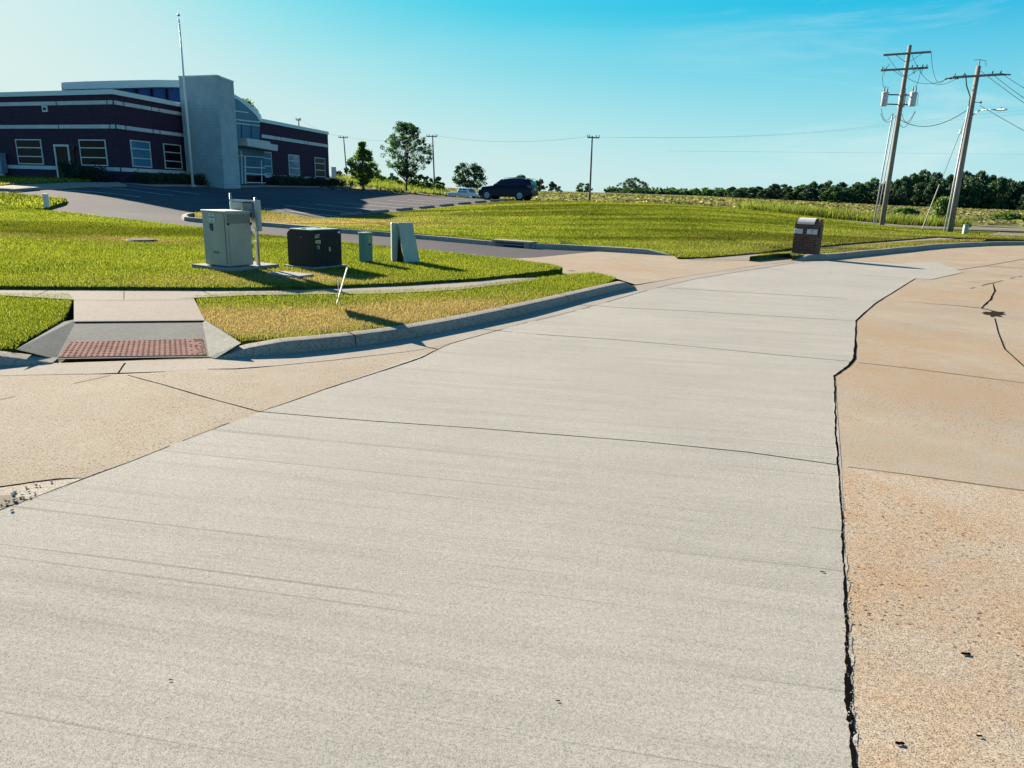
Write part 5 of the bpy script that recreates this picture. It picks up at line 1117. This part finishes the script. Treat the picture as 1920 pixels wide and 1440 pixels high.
mb = MB(); mb.tube([e3, e3+Vector((-.02, 0, .5)), e3+Vector((-.35, 0, 1.1)), e3+Vector((-.52, 0, 1.7)), c0+armd2*.25+Vector((0, 0, -.1))], .03, 6); mb.build('riser_cable', M['wire'], up2, True)
mb = MB(); zz_, _ = zy(1816, 195, B2y); mb.lathe([(.05, -.06), (.05, .06)], 8, tuple(L2(zz_)+Vector((.45, -.05, .1)))); mb.tube([L2(zz_)+Vector((.1, 0, .1)), L2(zz_)+Vector((.5, -.05, .1))], .02, 5); mb.build('secondary_rack', M['ins'], up2)
# wires between and beyond
def wire(label, runs, r_=.012, name='power_line', group=None):
    for a, b, sg in runs:
        o_ = Vector(a); mb = MB(); mb.tube([p-o_ for p in sagline(a, b, sg, 20)], r_, 5); o = mb.build(name, M['wire']); o.location = o_
        tag(o, label, 'overhead wire', group if len(runs) > 1 else None)
WA1 = lambda p: Vector(p)+B1_
WB = lambda p: Vector(p)+B2_
wire('slack thin power wire strung from the transformer pole to the lamp pole', [(WA1(a1), WB(c0-armd2*.3), .85), (WA1(pa)+Vector((.2, 0, -.1)), WB(c0+armd2*.3), .95), (WA1(a0+armd*.2), WB(c0-armd2*.1), .9)], .013, group='slack wires between the two near poles')
zq, _ = zy(1682, 222, B1_.y); zq2, _ = zy(1810, 200, B2y)
wire('lowest sagging wire between the transformer pole and the lamp pole', [(WA1(L1(zq)), WB(L2(zq2)), .75)], .02)
def offp(u, v, y): r = ray(u, v); t = y/r[1]; return Vector((r[0]*t, y, H+r[2]*t))
wire('power wire leaving the lamp pole towards the right edge', [(WB(c1), offp(2060, 232, 30), .15), (WB(c1-armd2*.45), offp(2060, 268, 30), .15), (WB(L2(zq2+2.0)), offp(2100, 312, 28), .1), (WB(L2(zq2))+Vector((.45, 0, .1)), offp(2100, 335, 28), .1)], .014, group='wires leaving the lamp pole to the right')
# guy wire with yellowish guard and its round marker
gy = offp(1729, 428, 46.5); gtop = WB(L2(zg+.3)); guy = empty('guy_wire', gy, 'thin guy wire with a pale ground guard running up to the lamp pole', 'guy wire')
mb = MB(); mb.tube([Vector((0, 0, -.1)), gtop-gy], .012, 5); mb.build('cable', M['wire'], guy); gd = (gtop-gy).normalized(); mb = MB(); mb.tube([Vector((0, 0, -.05)), gd*2.9], .032, 8); mb.build('guard', mat('guard_plastic', (.5, .45, .33), .7), guy)
mb = MB().lathe([(0, -.13), (.08, -.1), (.06, .1), (0, .13)], 8, tuple(gd*((gtop-gy).length*.78))); mb.each('strain_insulator', M['white'], guy)
# distant single poles
def fpole(u, vb, vt, Z, al, ar, label, ut=None, rr=.12, arms=((6, 1),)):
    x, y, z = W(u, Z); ut = ut or u; zt, xt = zy(ut, vt, y); Bp = Vector((xat(u, vb, y), y, z)); Tp = Vector((xt, y, zt)); r = upole('utility_pole', Bp, Tp, label, (rr, rr*.7), 8)
    D = Tp-Bp; m1 = Z/F; c_ = D+Vector((0, -.1, -m1*3)); mb = MB(); mb.box(((ar-al)/2*m1+c_.x, c_.y, c_.z), ((al+ar)*m1, .1, .13), rz=0); am = mb.build('crossarm', M['poledark'], r)
    for q in (-al*.95, -al*.55, ar*.55, ar*.95): ins(r, (c_.x+q*m1, c_.y, c_.z+.06), .3, .07, am)
    return Bp, Tp
f3 = fpole(1105.5, 375, 255, 86, 9, 13, 'lone wooden pole standing beyond the crest of the grass mound', 1110.5)
f2 = fpole(815, 346, 253, 108, 11, 9, 'far wooden pole just right of the airy tree', 811)
f1_ = fpole(650.5, 322, 255, 128, 9, 8, 'far wooden pole behind the young maple', 644)
f0 = fpole(561, 300, 222, 120, 5, 4, 'wooden pole top showing above the right wing of the building', 560)
wire('faint high wire crossing the sky from the lone pole to the right edge', [(f3[1]+Vector((.6, 0, -.1)), offp(1640, 236, 110), .6), (f3[1]+Vector((-.3, 0, -.1)), offp(1640, 239, 110), .6), (offp(1640, 236, 110), offp(2000, 198, 105), 0), (offp(1640, 239, 110), offp(2000, 206, 105), 0)], .007, group='faint high wires across the sky')
wire('faint wire linking the far poles behind the parking lot', [(f1_[1], f2[1], .8), (f2[1], f3[1], .8), (f0[1], f1_[1], .6)], .010, group='faint wires between the far poles')
wire('very faint low wire across the field towards the right edge', [(offp(1250, 283, 120), offp(2000, 290, 120), 0)], .008)

# ---------------------------------------------------------------- road signs
def sign(u, vb, vt, wpx, hpx, Z, label, pm='steel', m='steel'):
    x, y, z = W(u, Z); zt, _ = zy(u, vt, y); r = empty('road_sign', (x, y, z), label, 'sign'); k = Z/F; h_ = zt-z
    MB().tube([(0, 0, -.2), (0, 0, h_-.02)], .035, 8).build('post', M['steel'], r); MB().box((0, -.06, h_-hpx*k/2), (wpx*k, .03, hpx*k), bev=.01).build('panel', M[m], r); return r
sign(735, 345, 324.5, 6.5, 7.5, 88, 'small back of a road sign on a thin post among the bushes', m='cabdark')
sign(627, 338, 313, 9, 20, 82, 'pale board sign on a dark post beside the right corner of the building', m='stone')

# ---------------------------------------------------------------- vehicles
paint = mat('navy_car_paint', (.004, .004, .016), .35, 0, .25); 
wpaint = mat('white_car_paint', (.72, .71, .68), .35); tyre = mat('tyre', (.014, .014, .016), .85); rim = mat('alloy_rim', (.42, .44, .48), .35, .7); carglass = mat('car_glass', (.01, .014, .03), .1, spec=.5); red = mat('tail_lamp', (.35, .03, .03), .25); lampg = mat('head_lamp', (.75, .78, .8), .15)
def loft(mb, st, nseg=14):
    """st: list of (x, zlow, zhigh, halfwidth low, halfwidth high, round)"""
    V = []; ring = []
    for x, zl_, zh, wl_, wh, rd in st:
        R = []
        for sg in (1,):
            R += [(0, zl_), (wl_*.8, zl_), (wl_, zl_+rd*.6), (wl_*1.01, zl_+(zh-zl_)*.5), (wh, zh-rd), (wh-rd*.5, zh-rd*.25), (wh-rd*1.5, zh), (0, zh+.01)]
        full = [(a, b) for a, b in R]+[(-a, b) for a, b in R[-2:0:-1]]; ring.append(len(full)); V += [(x, a, b) for a, b in full]
    k = ring[0]; Fs = [(i*k+j, i*k+(j+1) % k, (i+1)*k+(j+1) % k, (i+1)*k+j) for i in range(len(st)-1) for j in range(k)]
    Fs += [tuple(range(k))[::-1], tuple(range((len(st)-1)*k, len(st)*k))]; return mb.add(V, Fs)
def wheel(root, x, yy, r_=.36, w_=.24):
    R = Matrix.Rotation(pi/2, 3, 'X'); mb = MB().lathe([(r_*.6, -w_/2), (r_*.93, -w_/2), (r_, -w_/2+.03), (r_, w_/2-.03), (r_*.93, w_/2), (r_*.6, w_/2)], 24, (x, yy, r_), R); wh = mb.build('wheel', tyre, root); shade_auto(wh)
    s_ = 1 if yy > 0 else -1; mb = MB(); mb.lathe([(r_*.64, -.02), (r_*.64, .02), (r_*.56, .025), (r_*.56, -.02)], 24, (x, yy+s_*(w_/2-.015), r_), R)
    for k in range(5):
        a = k*2*pi/5; mb.tube([(x, yy+s_*(w_/2-.0), r_), (x+cos(a)*r_*.58, yy+s_*(w_/2-.01), r_+sin(a)*r_*.58)], [.05, .035], 6)
    mb.lathe([(.06, -.02), (.06, .02)], 10, (x, yy+s_*(w_/2), r_), R); mb.build('rim', rim, wh)
def gl(pts, root, m, name, th=.006, n=(0, 1, 0)):
    n = Vector(n); P = [Vector(p) for p in pts]; mb = MB(); k = len(P); mb.add([p+n*th for p in P]+[p-n*th*3 for p in P], [tuple(range(k)), tuple(range(k, 2*k))[::-1]]+[(i, i+k, (i+1) % k+k, (i+1) % k) for i in range(k)]); return mb.build(name, m, root)
x, y, z = W(952, 57.5); y += 0
suv = empty('parked_car', (x, y, z+.02), 'dark navy sport utility car parked at the top of the lot, facing left', 'car', rz=radians(160))
suv.rotation_euler = (0, radians(.8), radians(160))
mb = MB(); body = [(2.32, .42, .78, .62, .60, .08), (2.22, .30, .92, .82, .74, .10), (1.9, .26, 1.02, .90, .82, .12), (1.2, .24, 1.10, .92, .88, .12), (.85, .24, 1.13, .92, .89, .10), (0, .24, 1.14, .93, .90, .08), (-1.2, .24, 1.16, .93, .90, .08), (-1.9, .28, 1.18, .92, .88, .10), (-2.2, .36, 1.14, .88, .82, .12), (-2.33, .42, 1.0, .80, .72, .12)]
b_ = loft(mb, body).build('body', paint, suv); shade_auto(b_, 30)
mb = MB(); loft(mb, [(1.0, 1.05, 1.14, .80, .74, .03), (.55, 1.05, 1.42, .86, .70, .06), (.1, 1.05, 1.63, .87, .66, .07), (-.5, 1.05, 1.70, .87, .66, .07), (-1.4, 1.05, 1.68, .86, .65, .07), (-1.95, 1.05, 1.60, .84, .62, .07), (-2.12, 1.05, 1.30, .80, .66, .06), (-2.2, 1.05, 1.16, .78, .70, .03)]); cab_ = mb.build('cabin', paint, suv); shade_auto(cab_, 40)
for sg in (1, -1):
    nn = (0, sg, .3); q = lambda t: t
    gl([(.78, sg*.855, 1.16), (.02, sg*.895, 1.16), (.0, sg*.745, 1.57), (.22, sg*.745, 1.55)][::sg], suv, carglass, 'side_window', .01, nn)
    gl([(-.08, sg*.895, 1.17), (-1.05, sg*.892, 1.18), (-1.05, sg*.742, 1.60), (-.08, sg*.742, 1.60)][::sg], suv, carglass, 'side_window', .01, nn)
    gl([(-1.15, sg*.89, 1.20), (-1.72, sg*.87, 1.24), (-1.6, sg*.755, 1.54), (-1.15, sg*.742, 1.60)][::sg], suv, carglass, 'side_window', .01, nn)
    gl([(-2.05, sg*.885, .98), (-2.27, sg*.80, .95), (-2.24, sg*.78, 1.12), (-1.98, sg*.885, 1.16)][::sg], suv, red, 'tail_light', .012, (0, sg, 0))
    gl([(2.0, sg*.90, .78), (2.28, sg*.72, .76), (2.22, sg*.74, .90), (1.88, sg*.89, .95)][::sg], suv, lampg, 'headlight', .012, (.3, sg, 0))
    MB().box((.72, sg*1.0, 1.16), (.16, .2, .14), bev=.03).build('mirror', paint, suv)
    MB().tube([(.1, sg*.60, 1.70), (-.5, sg*.62, 1.76), (-1.7, sg*.60, 1.71)], .02, 6).build('roof_rail', M['steel'], suv)
    for X_ in (1.42, -1.38):
        R = Matrix.Rotation(pi/2, 3, 'X'); MB().lathe([(.40, -.03), (.43, -.03), (.43, .03), (.40, .03)], 24, (X_, sg*.91, .36), R).lathe([(.0, -.012), (.405, -.012), (.405, .012), (0, .012)], 24, (X_, sg*.912, .36), R).build('wheel_arch', M['black'], suv); wheel(suv, X_, sg*.84)
    MB().box((.3, sg*.925, 1.0), (.2, .03, .03)).box((-.75, sg*.925, 1.02), (.2, .03, .03)).each('door_handle', paint, suv)
gl([(-2.235, .62, 1.20), (-2.235, -.62, 1.20), (-2.10, -.52, 1.52), (-2.10, .52, 1.52)], suv, carglass, 'rear_window', .012, (-1, 0, .3)); gl([(.92, .70, 1.17), (.92, -.70, 1.17), (.28, -.62, 1.60), (.28, .62, 1.60)][::-1], suv, carglass, 'windscreen', .03, (.6, 0, .8))
MB().box((-2.0, 0, 1.66), (.35, 1.15, .035), bev=.01).build('spoiler', paint, suv); MB().box((-2.345, 0, .86), (.02, .5, .13)).build('number_plate', M['white'], suv); MB().box((-2.34, 0, .50), (.08, 1.5, .22), bev=.03).build('bumper', M['black'], suv); MB().box((2.335, 0, .66), (.04, .9, .26), bev=.02).build('grille', rim, suv)
# white pickup half hidden behind the crest of the lot
x, y, z = W(872, 92)
pk = empty('pickup_truck', (x, y, z-.22), 'white pickup truck half hidden behind the crest of the parking lot', 'pickup truck', rz=radians(-28))
mb = MB(); b_ = loft(mb, [(2.6, .5, .95, .8, .76, .08), (2.45, .38, 1.05, .92, .86, .1), (1.2, .36, 1.12, .93, .9, .08), (-.4, .36, 1.14, .93, .9, .06), (-2.55, .42, 1.14, .93, .9, .05), (-2.62, .5, 1.1, .9, .88, .05)]).build('body', wpaint, pk); shade_auto(b_, 30)
mb = MB(); c_ = loft(mb, [(1.25, 1.08, 1.14, .82, .8, .02), (.75, 1.08, 1.66, .84, .66, .05), (.2, 1.08, 1.74, .85, .66, .06), (-.55, 1.08, 1.72, .85, .66, .06), (-.72, 1.08, 1.2, .84, .76, .04)]).build('cabin', wpaint, pk); shade_auto(c_, 40)
MB().box((-1.65, 0, 1.12), (1.7, 1.5, .06)).build('bed', M['black'], pk)
for sg in (1, -1):
    gl([(.95, sg*.85, 1.2), (.12, sg*.87, 1.2), (.12, sg*.76, 1.6), (.62, sg*.76, 1.6)][::sg], pk, carglass, 'side_window', .012, (0, sg, .3)); gl([(.0, sg*.87, 1.2), (-.5, sg*.87, 1.2), (-.45, sg*.76, 1.6), (.0, sg*.76, 1.6)][::sg], pk, carglass, 'side_window', .012, (0, sg, .3))
    for X_ in (1.75, -1.65): wheel(pk, X_, sg*.84)
    gl([(2.45, sg*.6, .85), (2.45, sg*.85, .85), (2.42, sg*.85, 1.0), (2.42, sg*.6, 1.0)][::sg], pk, lampg, 'headlight', .08, (1, 0, 0))
    MB().box((1.0, sg*1.0, 1.22), (.14, .18, .2), bev=.03).build('mirror', wpaint, pk)
gl([(1.2, .72, 1.18), (1.2, -.72, 1.18), (.80, -.62, 1.62), (.80, .62, 1.62)][::-1], pk, carglass, 'windscreen', .03, (.8, 0, .5)); MB().box((2.6, 0, .75), (.06, 1.1, .25)).build('grille', M['black'], pk)
